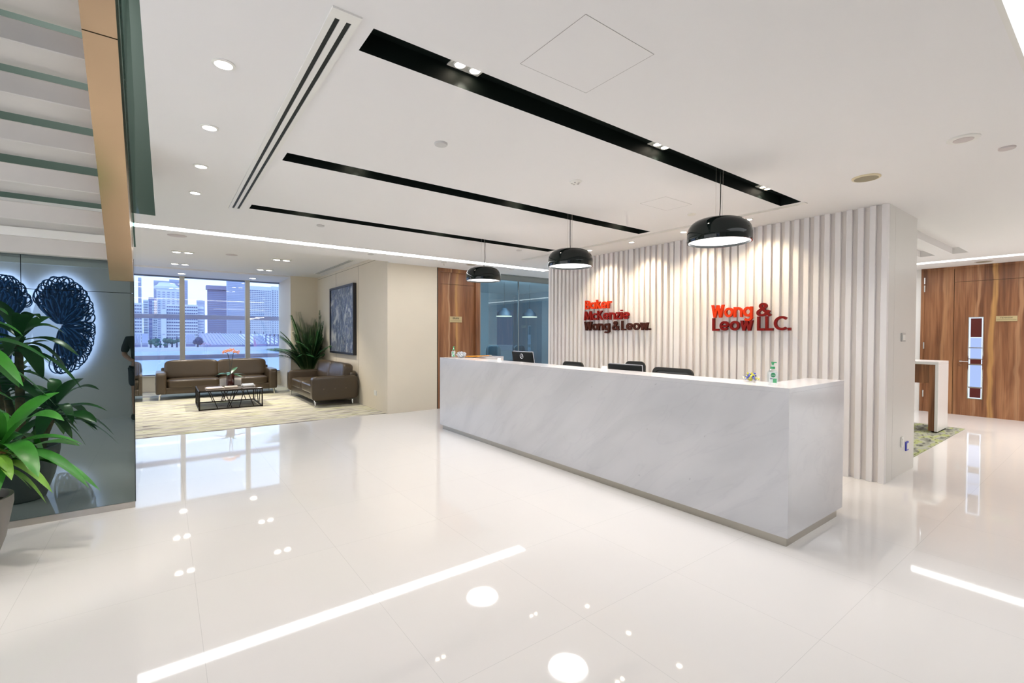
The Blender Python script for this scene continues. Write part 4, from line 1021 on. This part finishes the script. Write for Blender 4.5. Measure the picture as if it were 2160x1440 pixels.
paper('small stack of cards before the orchid vase', (1.08, 10.93, zt2), 0, .22, .14, .03, M_PAPERC, 'card_box', 'cards')
# areca palm
PP = Vector((2.98, 12.72, .006)); T = thing('potted_palm', 'bushy green areca palm in the corner between the sofas', 'potted plant', PP)
b = MB(); b.lathe([(0, 0), (.17, 0), (.21, .30), (.195, .30), (.17, .26), (0, .26)], 32); b.build('pot', M_POT, T, smooth=True)
b = MB(); b.lathe([(0, .27), (.18, .262)], 24); b.build('soil', M_SOIL, T)
b = MB(); bs = MB(); random.seed(11)
for k in range(64):
    az = k*2.39996+random.uniform(-.3, .3); lean = random.uniform(.25, 1.15)*(1 if k > 6 else .35)
    if math.cos(az) > .5: lean *= .55
    if math.sin(az) > .5: lean *= .6
    L = random.uniform(1.15, 1.98)-.15*lean; th = .10+.22*lean; P_ = []
    for j in range(15):
        u = j/14; r_ = .04+L*(math.sin(th)*u+.30*lean*u**2.2); z = .26+L*(math.cos(th)*u-.34*lean*u**2.6)
        P_.append(Vector((math.cos(az)*r_, math.sin(az)*r_, z)))
    bs.tube(P_, lambda q: .008*(1-q*.8)+.0015, 5)
    for j in range(4, 15):
        for sgn in (-1, 1):
            for h in (0, .25, .5, .75):
                u = (j+h)/14
                if u > 1: continue
                i = min(13, j); c_ = P_[i].lerp(P_[min(14, i+1)], h); d = (P_[min(14, i+1)]-P_[i]).normalized() if i < 14 else (P_[14]-P_[13]).normalized()
                side = d.cross(Vector((0, 0, 1)))
                side = side.normalized() if side.length > .05 else Vector((-math.sin(az), math.cos(az), 0))
                ll = .30*math.sin(PI*(.12+.80*(u-.28)/.72))**.6*random.uniform(.85, 1.1); dirv = (side*sgn*.9+d*.75+Vector((0, 0, -.12))).normalized()
                n1 = dirv.cross(Vector((0, 0, 1))).normalized()*.009
                e1 = c_+dirv*ll*.5; e2 = c_+dirv*ll+Vector((0, 0, -.22*ll))
                b.face([c_, e1+n1, e2, e1-n1])
for q in (b, bs):
    for v in q.bm.verts: v.co.x = min(v.co.x, X_LW-.085-PP.x-.01*random.random()); v.co.y = min(v.co.y, 13.24-PP.y-.01*random.random())
b.build('foliage', M_PALM, T); bs.build('stems', M_STEM, T, smooth=True)
# painting
PT = Vector((X_LW-.03, 10.96, 1.02)); T = thing('framed_painting', 'large abstract blue and grey painting in a black frame on the lounge wall', 'painting', PT)
y0, y1, z0, z1 = 10.06, 11.84, 1.03, 2.59; fx = X_LW-.075
b = MB()
for q in ((y0, y0+.045, z0, z1), (y1-.045, y1, z0, z1), (y0+.045, y1-.045, z0, z0+.045), (y0+.045, y1-.045, z1-.045, z1)): b.box(fx, X_LW-.002, *q)
b.build('frame', mat('frame_black', (.012, .012, .016), .4), T, PT)
b = MB(); b.box(fx+.02, fx+.03, y0+.045, y1-.045, z0+.045, z1-.045); b.build('canvas', CANVAS, T, PT)

# windows
cuts = [(X_L, .325), (.43, 1.82), (1.93, 2.70)]
M_FR = mat('window_frame', (.60, .56, .47), .5)
M_FIN = mat('facade_fin', (.44, .45, .68), .7)
for k, (xa, xb) in enumerate(cuts):
    W_ = thing('window_%d' % (k+1), '', '', (xa, Y_W, 0)); del W_['label']; del W_['category']; W_['kind'] = 'structure'; o_ = Vector((xa, Y_W, 0))
    b = MB(); b.box(xa, xb, Y_W+.09, Y_W+.10, .40, HS-.02); b.build('pane', M_GLASS, W_, o_)
    b = MB(); b.box(xa, xb, Y_W+.07, Y_W+.12, HS-.04, HS-.001); b.box(xa, xb, Y_W+.07, Y_W+.12, .40, .425); b.build('window_frame', mat('frame_blue_grey', (.20, .24, .36), .5), W_, o_)
for k, xa in enumerate((.325, 1.82)):
    b = MB(); b.box(xa, xa+.11, Y_W-.03, Y_W+.12, .40, HS); o = b.build('trim_%d' % (4+k), M_FR); struct(o)
for z in (1.87, .79):
    b = MB(); b.box(X_L, 2.9, Y_W+.35, Y_W+.47, z, z+.115); o = b.build('facade_rail', M_FIN); tag(o, 'blue-grey horizontal facade rail outside the windows, %s one' % ('upper' if z > 1 else 'lower'), 'facade rail')

# ------------------------------------------------------------------ stair
XS0, XS1 = -.36, -.205
slope = .813; zoff = 1.955+.813*5.084
T = thing('staircase', 'open staircase of thick pale treads seen from below, with a bronze stringer', 'staircase', (-1.0, 5.1, 0)); so = Vector((-1.0, 5.1, 0))
run = .252; rise = run*slope
for k in range(-9, 8):
    Yk = 3.77+run*k; zb = zoff+.1-slope*Yk
    if zb > 5.3 or zb < .5: continue
    b = MB(); b.box(-1.78, XS0+.02, Yk, Yk+.355, zb, zb+.125, .004, 1)
    b.build('tread', M_STONE, T, so)
def pl(Yv): return zoff-slope*Yv
M_BRONZE = mat('bronze_stringer', (.56, .40, .26), .22, metal=1, noise=(2, .05))
for (ya, yb) in ((.9, 3.553), (3.558, MY-.006)):
    b = MB(); b.prism([(ya, pl(ya)), (yb, pl(yb)), (yb, pl(yb)+.36), (ya, pl(ya)+.36)], 0, XS0, XS1); b.build('stringer', M_BRONZE, T, so)
b = MB(); b.prism([(.9, pl(.9)), (MY-.006, pl(MY-.006)), (MY-.006, pl(MY)+.36), (.9, pl(.9)+.36)], 0, -1.86, -1.78); b.build('stringer', M_BRONZE, T, so)
# tinted glass balustrade
b = MB(); b.prism([(.9, pl(.9)+.3), (MY-.006, pl(MY)+.3), (MY-.006, HC-.02+.6), (4.2, pl(4.2)+1.35), (.9, pl(.9)+1.35)], 0, XS1+.004, XS1+.016)
b.build('balustrade', glass('balustrade_green', (.30, .42, .38), 1.0), T, so)

# black mirror glass enclosure under the stair
T = thing('mirror_wall', 'dark reflective glass wall under the staircase', 'glass wall', (-1.5, MY, 0)); mo = Vector((-1.5, MY, 0))
XM0, XM1 = X_L, -.208
b = MB(); b.box(XM0, XM1-.012, MY+.012, MY+.03, 0, 2.13); b.build('backing', M_BLACK, T, mo)
for (xa, xb, za, zb) in ((XM0, XM1, .055, 1.833), (XM0, -.879, 1.837, 2.128), (-.875, XM1, 1.837, 2.128)):
    b = MB(); b.box(xa, xb, MY, MY+.012, za, zb); b.build('glass_panel', M_MIRR, T, mo)
b = MB(); b.box(XM0, XM1, MY+.002, MY+.03, 0, .052); b.build('skirting', M_STEEL, T, mo)
b = MB(); b.box(XM1, XM1+.004, MY-.001, MY+.03, .05, 2.128); b.build('edge_strip', M_BLACK, T, mo)
b = MB(); b.box(XM1-.010, XM1, MY+.032, 6.95, .0, 2.80); b.build('side_panel', M_SIDEG, T, mo)
b = MB(); b.prism([(MY+.03, 0), (6.95, 0), (6.95, .45), (MY+.03, pl(MY)-.02)], 0, -1.8, XM1-.03); b.build('side_cladding', mat('cladding_grey', (.25, .26, .28), .5), T, mo)

# glowing coil artwork on the wall behind the camera, seen in the dark glass
T = thing('coil_artwork', 'backlit blue artwork of looped coils, seen reflected in the dark glass', 'artwork', (-1.7, -.44, 1.5)); ao = Vector((-1.7, -.44, 1.5))
M_COIL = mat('coil_blue', (.010, .045, .16), .4, spec=.2); M_COIL2 = mat('coil_pale', (.05, .16, .45), .4, spec=.2)
def coil(cx, cz, RX, RZ, a0, a1, rot0, seed):
    random.seed(seed); b1, b2 = MB(), MB(); n = 44
    for k in range(n):
        a = math.radians(a0+(a1-a0)*k/(n-1)+random.uniform(-3, 3))
        for lay, (ri, ro_) in enumerate(((.70, 1.0), (.25, .88), (.05, .68))):
            ca, sa = math.cos(a+lay*.05), math.sin(a+lay*.05)
            c0 = Vector((ca*RX*(ri+ro_)/2, 0, sa*RZ*(ri+ro_)/2)); lg = (ro_-ri)/2; wd = (.10, .07, .05)[lay]
            jl, jt = random.uniform(.85, 1.06), random.uniform(-.6, .6); tang = Vector((-sa, 0, ca)); rad = Vector((ca*RX, 0, sa*RZ)); P_ = []
            for j in range(15):
                q = 2*PI*j/14; P_.append(Vector((cx, -.325+.016*lay+random.uniform(-.004, .004), cz))+c0+rad*lg*jl*math.cos(q)+(tang+rad*jt)*wd*math.sin(q)*.8)
            (b1 if (k+lay) % 3 else b2).tube(P_, .009 if lay == 0 else .0135, 5)
    return b1, b2
for (cx, cz, RX, RZ, a0, a1, sd) in ((-1.35, 1.62, .42, .80, -100, 140, 1), (-2.0, 1.62, .34, .78, 30, 270, 2)):
    b1, b2 = coil(cx, cz, RX, RZ, a0, a1, 0, sd)
    b1.build('coil', M_COIL, T, ao, smooth=True, label='dark blue coil'); b2.build('coil', M_COIL2, T, ao, smooth=True, label='pale blue coil')
    b = MB()
    nn = 40; ring = [(cx+RX*.86*math.cos(2*PI*k/nn), cz+RZ*.90*math.sin(2*PI*k/nn)) for k in range(nn)]
    b.prism(ring, 1, -.44, -.43); b.build('glow_panel', emis('artwork_glow', (.55, .66, 1.0), 1.3), T, ao)
    light('artwork_halo', 'AREA', (cx, -.375, cz), 13, (.50, .62, 1), rot=(-PI/2, 0, 0), shape='ELLIPSE', size=RX*2.2, size_y=RZ*2.15)
b = MB(); b.box(X_L, -.48, -.45, -.33, 2.60, 2.68); struct(b.build('trim_7', M_TRIMW))

# dracaena in a grey pot beside the dark glass
PL = Vector((-1.04, 4.27, 0)); T = thing('potted_dracaena', 'large green dracaena with broad drooping leaves in a grey pot', 'potted plant', PL)
b = MB(); b.lathe([(0, 0), (.15, 0), (.165, .01), (.225, .20), (.262, .42), (.262, .47), (.245, .47), (.235, .40), (0, .40)], 48); b.build('pot', mat('pot_warm_grey', (.20, .185, .17), .45), T, smooth=True)
b = MB(); b.lathe([(0, .43), (.24, .42)], 24); b.build('soil', M_SOIL, T)
random.seed(5)
trunks = [((.12, -.02), .66, .10, .0), ((-.08, .05), 1.02, -.05, .05), ((-.02, -.10), .85, -.10, -.08), ((.02, .08), 1.32, .0, .04)]
for (bx, by), h, lx, ly in trunks:
    b = MB(); b.tube([(bx, by, .40), (bx+lx*.4, by+ly*.4, .40+h*.5-.15), (bx+lx, by+ly, h+.1)], lambda q: .036-.010*q, 12); b.build('trunk', M_TRUNK, T, smooth=True)
    b = MB(); nl = 17
    for k in range(nl):
        az = k*2.4+random.uniform(-.3, .3); u = k/nl
        L = random.uniform(.34, .50); rise = .30-.30*(1-u)*.6+random.uniform(-.05, .1); dr = random.uniform(.25, .48)
        if rise < .05: dr *= .7
        leaf(b, (bx+lx, by+ly, h+.02+.16*u), az, L*(1-.35*u), random.uniform(.10, .135), rise*(1+u), dr, 10, random.uniform(-.5, .5))
    b.build('foliage', M_LEAF, T, smooth=True)
# young shoots low on the trunk
for (px_, py_, pz_) in ((.20, -.10, .66), (.10, -.18, .74)):
    b = MB(); b.tube([(.08, -.04, .45), (px_*.7, py_*.8, pz_-.12), (px_, py_, pz_)], .010, 6); b.build('shoot', M_STEM, T, smooth=True)
    b = MB()
    for k in range(11):
        az = k*2.4; leaf(b, (px_, py_, pz_-.01+.01*k), az, random.uniform(.22, .36), .075, random.uniform(.06, .2), random.uniform(.16, .34), 9, random.uniform(-.4, .4))
    b.build('foliage', M_LEAF2, T, smooth=True)
light('plant_spot', 'SPOT', (-.3, 3.0, HC-.04), 45, (1, .92, .80), rot=(math.radians(28), math.radians(14), 0), spot_size=1.0, spot_blend=.6, shadow_soft_size=.04)

# ------------------------------------------------------------------ city across the water
WZ = -9.0
m, t, p = _new('bay_water')
nz = tex(t, 'ShaderNodeTexNoise', (.05, .25, 1), Scale=1.0, Detail=5.0)
bp = t.nodes.new('ShaderNodeBump'); bp.inputs['Strength'].default_value = .35; bp.inputs['Distance'].default_value = .3
t.links.new(nz.outputs[0], bp.inputs['Height']); t.links.new(bp.outputs[0], p.inputs['Normal'])
p.inputs['Base Color'].default_value = (.30, .42, .70, 1); p.inputs['Roughness'].default_value = .25
b = MB(); b.box(-1500, 2600, 18, 328, WZ-1, WZ); tag(b.build('bay_water', m, None, (0, 170, WZ)), 'calm blue bay below the windows', 'water', kind='stuff')
b = MB(); b.box(-1500, 2600, 330, 1500, WZ-1, WZ+1.2); struct(b.build('ground', mat('shore_ground', (.42, .42, .50), .9)))
b = MB(); b.box(-1500, 2600, 328, 331, WZ-1, WZ+2.0); tag(b.build('quay_wall', mat('quay_pale', (.62, .62, .66), .8), None, (0, 330, WZ)), 'pale quay wall along the far shore', 'quay wall')
M_BW = mat('tower_white', (.62, .66, .74), .8); M_BG = mat('tower_grey', (.40, .43, .58), .8); M_BD = mat('tower_dark', (.22, .23, .42), .8); M_BM = mat('tower_mauve', (.27, .24, .38), .8)  # blue haze of distance mixed into the tower and window colours
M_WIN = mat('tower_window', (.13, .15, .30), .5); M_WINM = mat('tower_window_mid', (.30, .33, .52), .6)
def tower(lab, pxa, pxb, pytop, Yd, m, wm=M_WIN, rows=20, cols=10, depth=8, bands=False, fill=(.55, .5), name='tower', z0=WZ+1.2, topgap=.03, pyb=None):
    A = at(pxa, pytop, Yd); B = at(pxb, pytop, Yd); xa, xb, zt = A.x, B.x, (A.z+B.z)/2
    t_ = thing(name, lab, 'building', ((xa+xb)/2, Yd, z0)); o_ = Vector(((xa+xb)/2, Yd, z0))
    b = MB(); b.box(xa, xb, Yd, Yd+depth, z0, zt); b.build('wall', m, t_, o_)
    zb = z0+2; H = zt*(1-topgap)-zb; b = MB()
    for r_ in range(rows):
        za = zb+H*(r_+.25)/rows; zc = za+H/rows*fill[1]
        if bands: b.box(xa+.6, xb-.6, Yd-.25, Yd+.1, za, zc)
        else:
            for c_ in range(cols):
                q = xa+(xb-xa)*(c_+.5-fill[0]/2)/cols; b.box(q, q+(xb-xa)*fill[0]/cols, Yd-.25, Yd+.1, za, zc)
    b.build('windows', wm, t_, o_, kind='stuff')
    return t_, o_, xa, xb, zt
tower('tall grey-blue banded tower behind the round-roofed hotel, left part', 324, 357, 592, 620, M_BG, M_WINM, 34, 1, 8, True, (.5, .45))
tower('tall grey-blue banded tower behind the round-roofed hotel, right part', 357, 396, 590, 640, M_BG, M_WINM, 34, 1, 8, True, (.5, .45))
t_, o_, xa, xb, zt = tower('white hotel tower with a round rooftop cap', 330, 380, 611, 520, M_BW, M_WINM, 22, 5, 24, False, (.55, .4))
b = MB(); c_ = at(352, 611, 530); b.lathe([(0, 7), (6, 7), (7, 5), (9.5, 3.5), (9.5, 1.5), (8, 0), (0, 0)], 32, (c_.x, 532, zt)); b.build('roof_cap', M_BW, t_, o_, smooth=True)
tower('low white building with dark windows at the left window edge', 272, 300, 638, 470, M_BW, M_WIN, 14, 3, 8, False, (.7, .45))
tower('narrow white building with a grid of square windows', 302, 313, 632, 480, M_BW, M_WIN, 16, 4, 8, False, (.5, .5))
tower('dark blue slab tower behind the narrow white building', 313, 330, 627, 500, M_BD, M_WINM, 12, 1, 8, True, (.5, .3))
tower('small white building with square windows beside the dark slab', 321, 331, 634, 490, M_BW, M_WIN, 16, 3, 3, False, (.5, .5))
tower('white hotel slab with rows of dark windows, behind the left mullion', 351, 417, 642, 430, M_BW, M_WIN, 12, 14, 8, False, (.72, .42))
tower('pale plain stair tower before the white hotel slab', 340, 350, 652, 425, M_BW, M_WINM, 1, 1, 20, True, (.1, .02))
# rounded end of the hotel
t_ = thing('tower', 'rounded white balconied end of the hotel slab', 'building', (at(421, 645, 440).x, 440, WZ+1.2)); o_ = t_.location.copy()
cx = at(420, 645, 440).x; rr = at(430, 645, 440).x-cx; zt = at(420, 646, 440).z
b = MB(); b.lathe([(0, 0), (rr, 0), (rr, zt-WZ-1.2), (0, zt-WZ-1.2)], 40, (cx, 440+rr, WZ+1.2)); b.build('wall', M_BW, t_, o_, smooth=True)
b = MB()
for k in range(12):
    z = WZ+3+(zt-WZ-4)*k/12; b.lathe([(rr+.2, 0), (rr+.2, 1.2), (rr-.1, 1.2), (rr-.1, 0)], 40, (cx, 440+rr, z))
b.build('windows', M_WINM, t_, o_, kind='stuff')
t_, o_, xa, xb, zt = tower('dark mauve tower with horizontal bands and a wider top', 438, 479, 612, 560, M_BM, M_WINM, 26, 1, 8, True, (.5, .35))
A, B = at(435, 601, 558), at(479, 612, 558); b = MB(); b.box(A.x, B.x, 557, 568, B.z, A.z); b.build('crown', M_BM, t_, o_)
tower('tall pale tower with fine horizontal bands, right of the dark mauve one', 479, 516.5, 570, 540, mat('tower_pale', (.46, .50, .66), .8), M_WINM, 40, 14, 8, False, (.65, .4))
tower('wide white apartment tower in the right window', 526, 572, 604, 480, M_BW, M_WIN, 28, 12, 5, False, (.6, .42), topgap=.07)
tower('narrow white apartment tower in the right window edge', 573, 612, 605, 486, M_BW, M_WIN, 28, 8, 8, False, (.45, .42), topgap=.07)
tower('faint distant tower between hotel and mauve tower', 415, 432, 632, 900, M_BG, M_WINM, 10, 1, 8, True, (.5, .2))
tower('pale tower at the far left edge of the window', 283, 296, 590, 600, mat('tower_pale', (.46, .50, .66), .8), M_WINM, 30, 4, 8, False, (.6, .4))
# sloping stands and sheds on the shore
def stand(lab, pxa, pxb, py0, py1, Yd, m, dep=60, name='grandstand'):
    A = at(pxa, py0, Yd); B = at(pxb, py1, Yd); zb = WZ+1.2
    t_ = thing(name, lab, 'building', ((A.x+B.x)/2, Yd, zb)); o_ = t_.location.copy()
    b = MB(); b.prism([(Yd, zb), (Yd+dep, zb), (Yd+dep, max(A.z, zb+1)), (Yd, zb+2)], 0, A.x, B.x); b.build('roof', m, t_, o_)
    b = MB(); b.box(A.x, B.x, Yd-.4, Yd, zb, zb+1.7); b.build('front', M_BD, t_, o_)
    for k in range(7):
        q = A.x+(B.x-A.x)*(k+.5)/7; b = MB(); b.prism([(Yd, zb+2.05), (Yd+dep, max(A.z, zb+1)+.05), (Yd+dep, max(A.z, zb+1)+.5), (Yd, zb+2.5)], 0, q-.3, q+.3); b.build('rib', M_WINM, t_, o_)
stand('pale lavender sloping roof of waterside stands, middle window', 432, 486, 703, 726, 345, mat('roof_lavender', (.40, .40, .62), .8))
stand('light grey-green sloping roof of stands beside the mullion', 486.5, 526.5, 704, 726, 345, mat('roof_pale_green', (.52, .60, .66), .8))
stand('white sloping stands in the right window', 527, 600, 705, 726, 348, mat('roof_white', (.60, .64, .72), .8))
stand('pinkish block of seats in the right window stands', 541, 562, 709, 726, 331.5, mat('seats_pink', (.42, .24, .46), .8), 12)
stand('low pale waterside building at the left', 296, 312, 705, 722, 385, M_BW, 8, 'shore_building')
stand('low white shore building beside the left mullion', 392, 412, 706, 724, 385, M_BW, 8, 'shore_building')
t_ = thing('gantry', 'dark frame gantry on the shore in the right window', 'gantry', (at(575, 715, 340).x, 340, WZ+1.2)); o_ = t_.location.copy()
b = MB(); A, B = at(561, 705, 340), at(596, 705, 340)
for k in range(5): q = A.x+(B.x-A.x)*k/4; b.box(q-.35, q+.35, 340, 340.6, WZ+1.2, A.z)
b.box(A.x, B.x, 340, 340.6, A.z-.8, A.z); b.build('frame', M_BD, t_, o_)
# trees on the shore
M_TREE = mat('shore_tree', (.06, .14, .15), .9, noise=(.3, .3)); M_TREED = mat('shore_tree_dark', (.07, .08, .18), .9, noise=(.3, .3))
def tree(lab, px_, py_, wpx, Yd, m):
    P_ = at(px_, py_, Yd); R_ = abs(at(px_+wpx/2, py_, Yd).x-P_.x); zb = WZ+1.2
    t_ = thing('tree', lab, 'tree', (P_.x, Yd, zb), group='trees on the far shore')
    b = MB(); b.cyl((0, 0, 0), (0, 0, max(2, P_.z-zb)), .5, .3, 8); b.build('trunk', M_TREED, t_)
    b = MB()
    for k in range(7):
        nb = bmesh.new(); bmesh.ops.create_icosphere(nb, subdivisions=2, radius=R_*random.uniform(.45, .62))
        for v in nb.verts: v.co *= 1+random.uniform(-.14, .14)
        b.merge(nb, Matrix.Translation((random.uniform(-.5, .5)*R_, random.uniform(-.4, .4)*R_, max(R_*.7, (P_.z-zb)*.62)+random.uniform(-.35, .35)*R_*.8)))
    b.build('crown', m, t_, smooth=True)
ti = 0
for (px_, py_, w_, m_, lab) in ((287, 707, 14, M_TREED, 'dark tree at the left edge of the view'), (318, 712, 14, M_TREE, 'green tree on the far shore, leftmost of the middle group'), (328, 709, 17, M_TREE, 'round green tree in the left window'),
                                (338, 717, 7, M_TREE, 'low green tree at the quay in the left window'), (352, 709, 17, M_TREE, 'broad green tree right of centre in the left window'), (363, 711, 13, M_TREE, 'green tree near the left mullion'), (373, 707, 12, M_TREE, 'green tree just left of the mullion'), (348, 720, 9, M_TREE, 'bush at the quay in the left window'),
                                (330, 721, 9, M_TREE, 'second bush at the quay in the left window'), (417, 708, 22, M_TREED, 'large dark round tree in the middle window'), (428, 697, 12, M_TREED, 'dark tree behind the stands, middle window'), (508, 695, 9, M_TREED, 'small dark tree behind the stands by the right mullion'), (537, 697, 14, M_TREED, 'dark tree behind the stands, right window'), (556, 698, 16, M_TREED, 'second dark tree behind the stands, right window')):
    tree(lab, px_, py_+2, w_*1.25, (338 if py_ > 714 else 352+9*(ti % 3)) if py_ > 700 else 425+12*(ti % 2), m_); ti += 1

# ------------------------------------------------------------------ person beside the camera, seen only as a dark reflection in the glass
def skin(name, pts, edges, rad, m, parent, sub=2, root=0):
    me = bpy.data.meshes.new(name); me.from_pydata(pts, edges, []); me.materials.append(m)
    o = bpy.data.objects.new(name, me); C.objects.link(o); o.parent = parent
    mo = o.modifiers.new('skin', 'SKIN'); mo.use_smooth_shade = True
    for v, r in zip(me.skin_vertices[0].data, rad): v.radius = r if isinstance(r, tuple) else (r, r)
    me.skin_vertices[0].data[root].use_root = True
    mo = o.modifiers.new('sub', 'SUBSURF'); mo.levels = sub; mo.render_levels = sub
    return o
PN = thing('person', 'person in dark clothes standing by the camera, seen only in the dark glass', 'person', (-.31, -.20, 0), 0)
SK = mat('skin_tone', (.42, .22, .14), .5); SHIRT = mat('shirt_black', (.012, .012, .016), .8); SHORT = mat('shorts_dark', (.02, .022, .03), .8)
SHOE = mat('shoe_black', (.01, .01, .01), .6); HAIR = mat('hair_black', (.01, .008, .007), .5)
P_ = [(0, 0, .92), (0, 0, 1.10), (0, 0, 1.32), (0, 0, 1.42), (0, .02, 1.50), (0, .03, 1.60), (0, .02, 1.70),
      (-.09, 0, .88), (-.10, .01, .48), (-.10, -.01, .10), (-.11, .10, .035), (.09, 0, .88), (.09, .01, .48), (.09, -.01, .10), (.10, .10, .035),
      (-.19, 0, 1.38), (-.25, -.02, 1.12), (-.14, .13, 1.02), (-.10, .17, 1.03), (.17, 0, 1.38), (.23, .0, 1.12), (.14, .12, 1.02), (.10, .16, 1.03)]
E_ = [(0, 1), (1, 2), (2, 3), (3, 4), (4, 5), (5, 6), (0, 7), (7, 8), (8, 9), (9, 10), (0, 11), (11, 12), (12, 13), (13, 14), (2, 15), (15, 16), (16, 17), (17, 18), (2, 19), (19, 20), (20, 21), (21, 22)]
Rd = [(.15, .10), (.13, .09), (.16, .095), .07, .055, (.075, .09), (.06, .075), .085, .055, .038, (.04, .03), .085, .055, .038, (.04, .03), .055, .042, .030, .028, .055, .042, .030, .028]
skin('body', P_, E_, Rd, SK, PN)
skin('shirt', [(0, 0, .90), (0, 0, 1.10), (0, 0, 1.33), (0, 0, 1.42), (-.19, 0, 1.38), (-.25, -.02, 1.14), (.17, 0, 1.38), (.23, 0, 1.14)], [(0, 1), (1, 2), (2, 3), (2, 4), (4, 5), (2, 6), (6, 7)], [(.175, .12), (.155, .11), (.18, .115), .08, .075, .06, .075, .06], SHIRT, PN)
skin('shorts', [(0, 0, .92), (-.10, 0, .84), (-.11, .01, .55), (.10, 0, .84), (.10, .01, .55)], [(0, 1), (1, 2), (0, 3), (3, 4)], [(.165, .115), .11, .085, .11, .085], SHORT, PN)
for s2 in (-.105, .095):
    b = MB(); b.puff(s2, .06, .045, .052, .14, .045, 3, 6); b.build('shoe', SHOE, PN, smooth=True)
b = MB(); b.puff(0, .0, 1.70, .095, .11, .10, 2.6, 8); b.build('hair', HAIR, PN, smooth=True)
for s2 in (-1, 1):
    for k in range(4):
        b = MB(); q = Vector((s2*.085, .18, 1.035-.014*k)); b.tube([q, q+Vector((-s2*.02, .03, .0)), q+Vector((-s2*.05, .035+.003*k, -.006)), q+Vector((-s2*.065, .02, -.01))], .008, 8); b.build('finger', SK, PN, smooth=True)
    b = MB(); q = Vector((s2*.095, .16, 1.045)); b.tube([q, q+Vector((-s2*.02, .01, .03)), q+Vector((-s2*.04, .02, .035))], .009, 8); b.build('thumb', SK, PN, smooth=True)
b = MB()
for s2 in (-1, 1): b.puff(s2*.03, .118, 1.625, .011, .006, .008, 2, 3)
b.build('eyes', M_PAPER, PN, smooth=True)
b = MB(); b.puff(0, .125, 1.595, .014, .018, .024, 2.4, 4); b.build('nose', SK, PN, smooth=True)
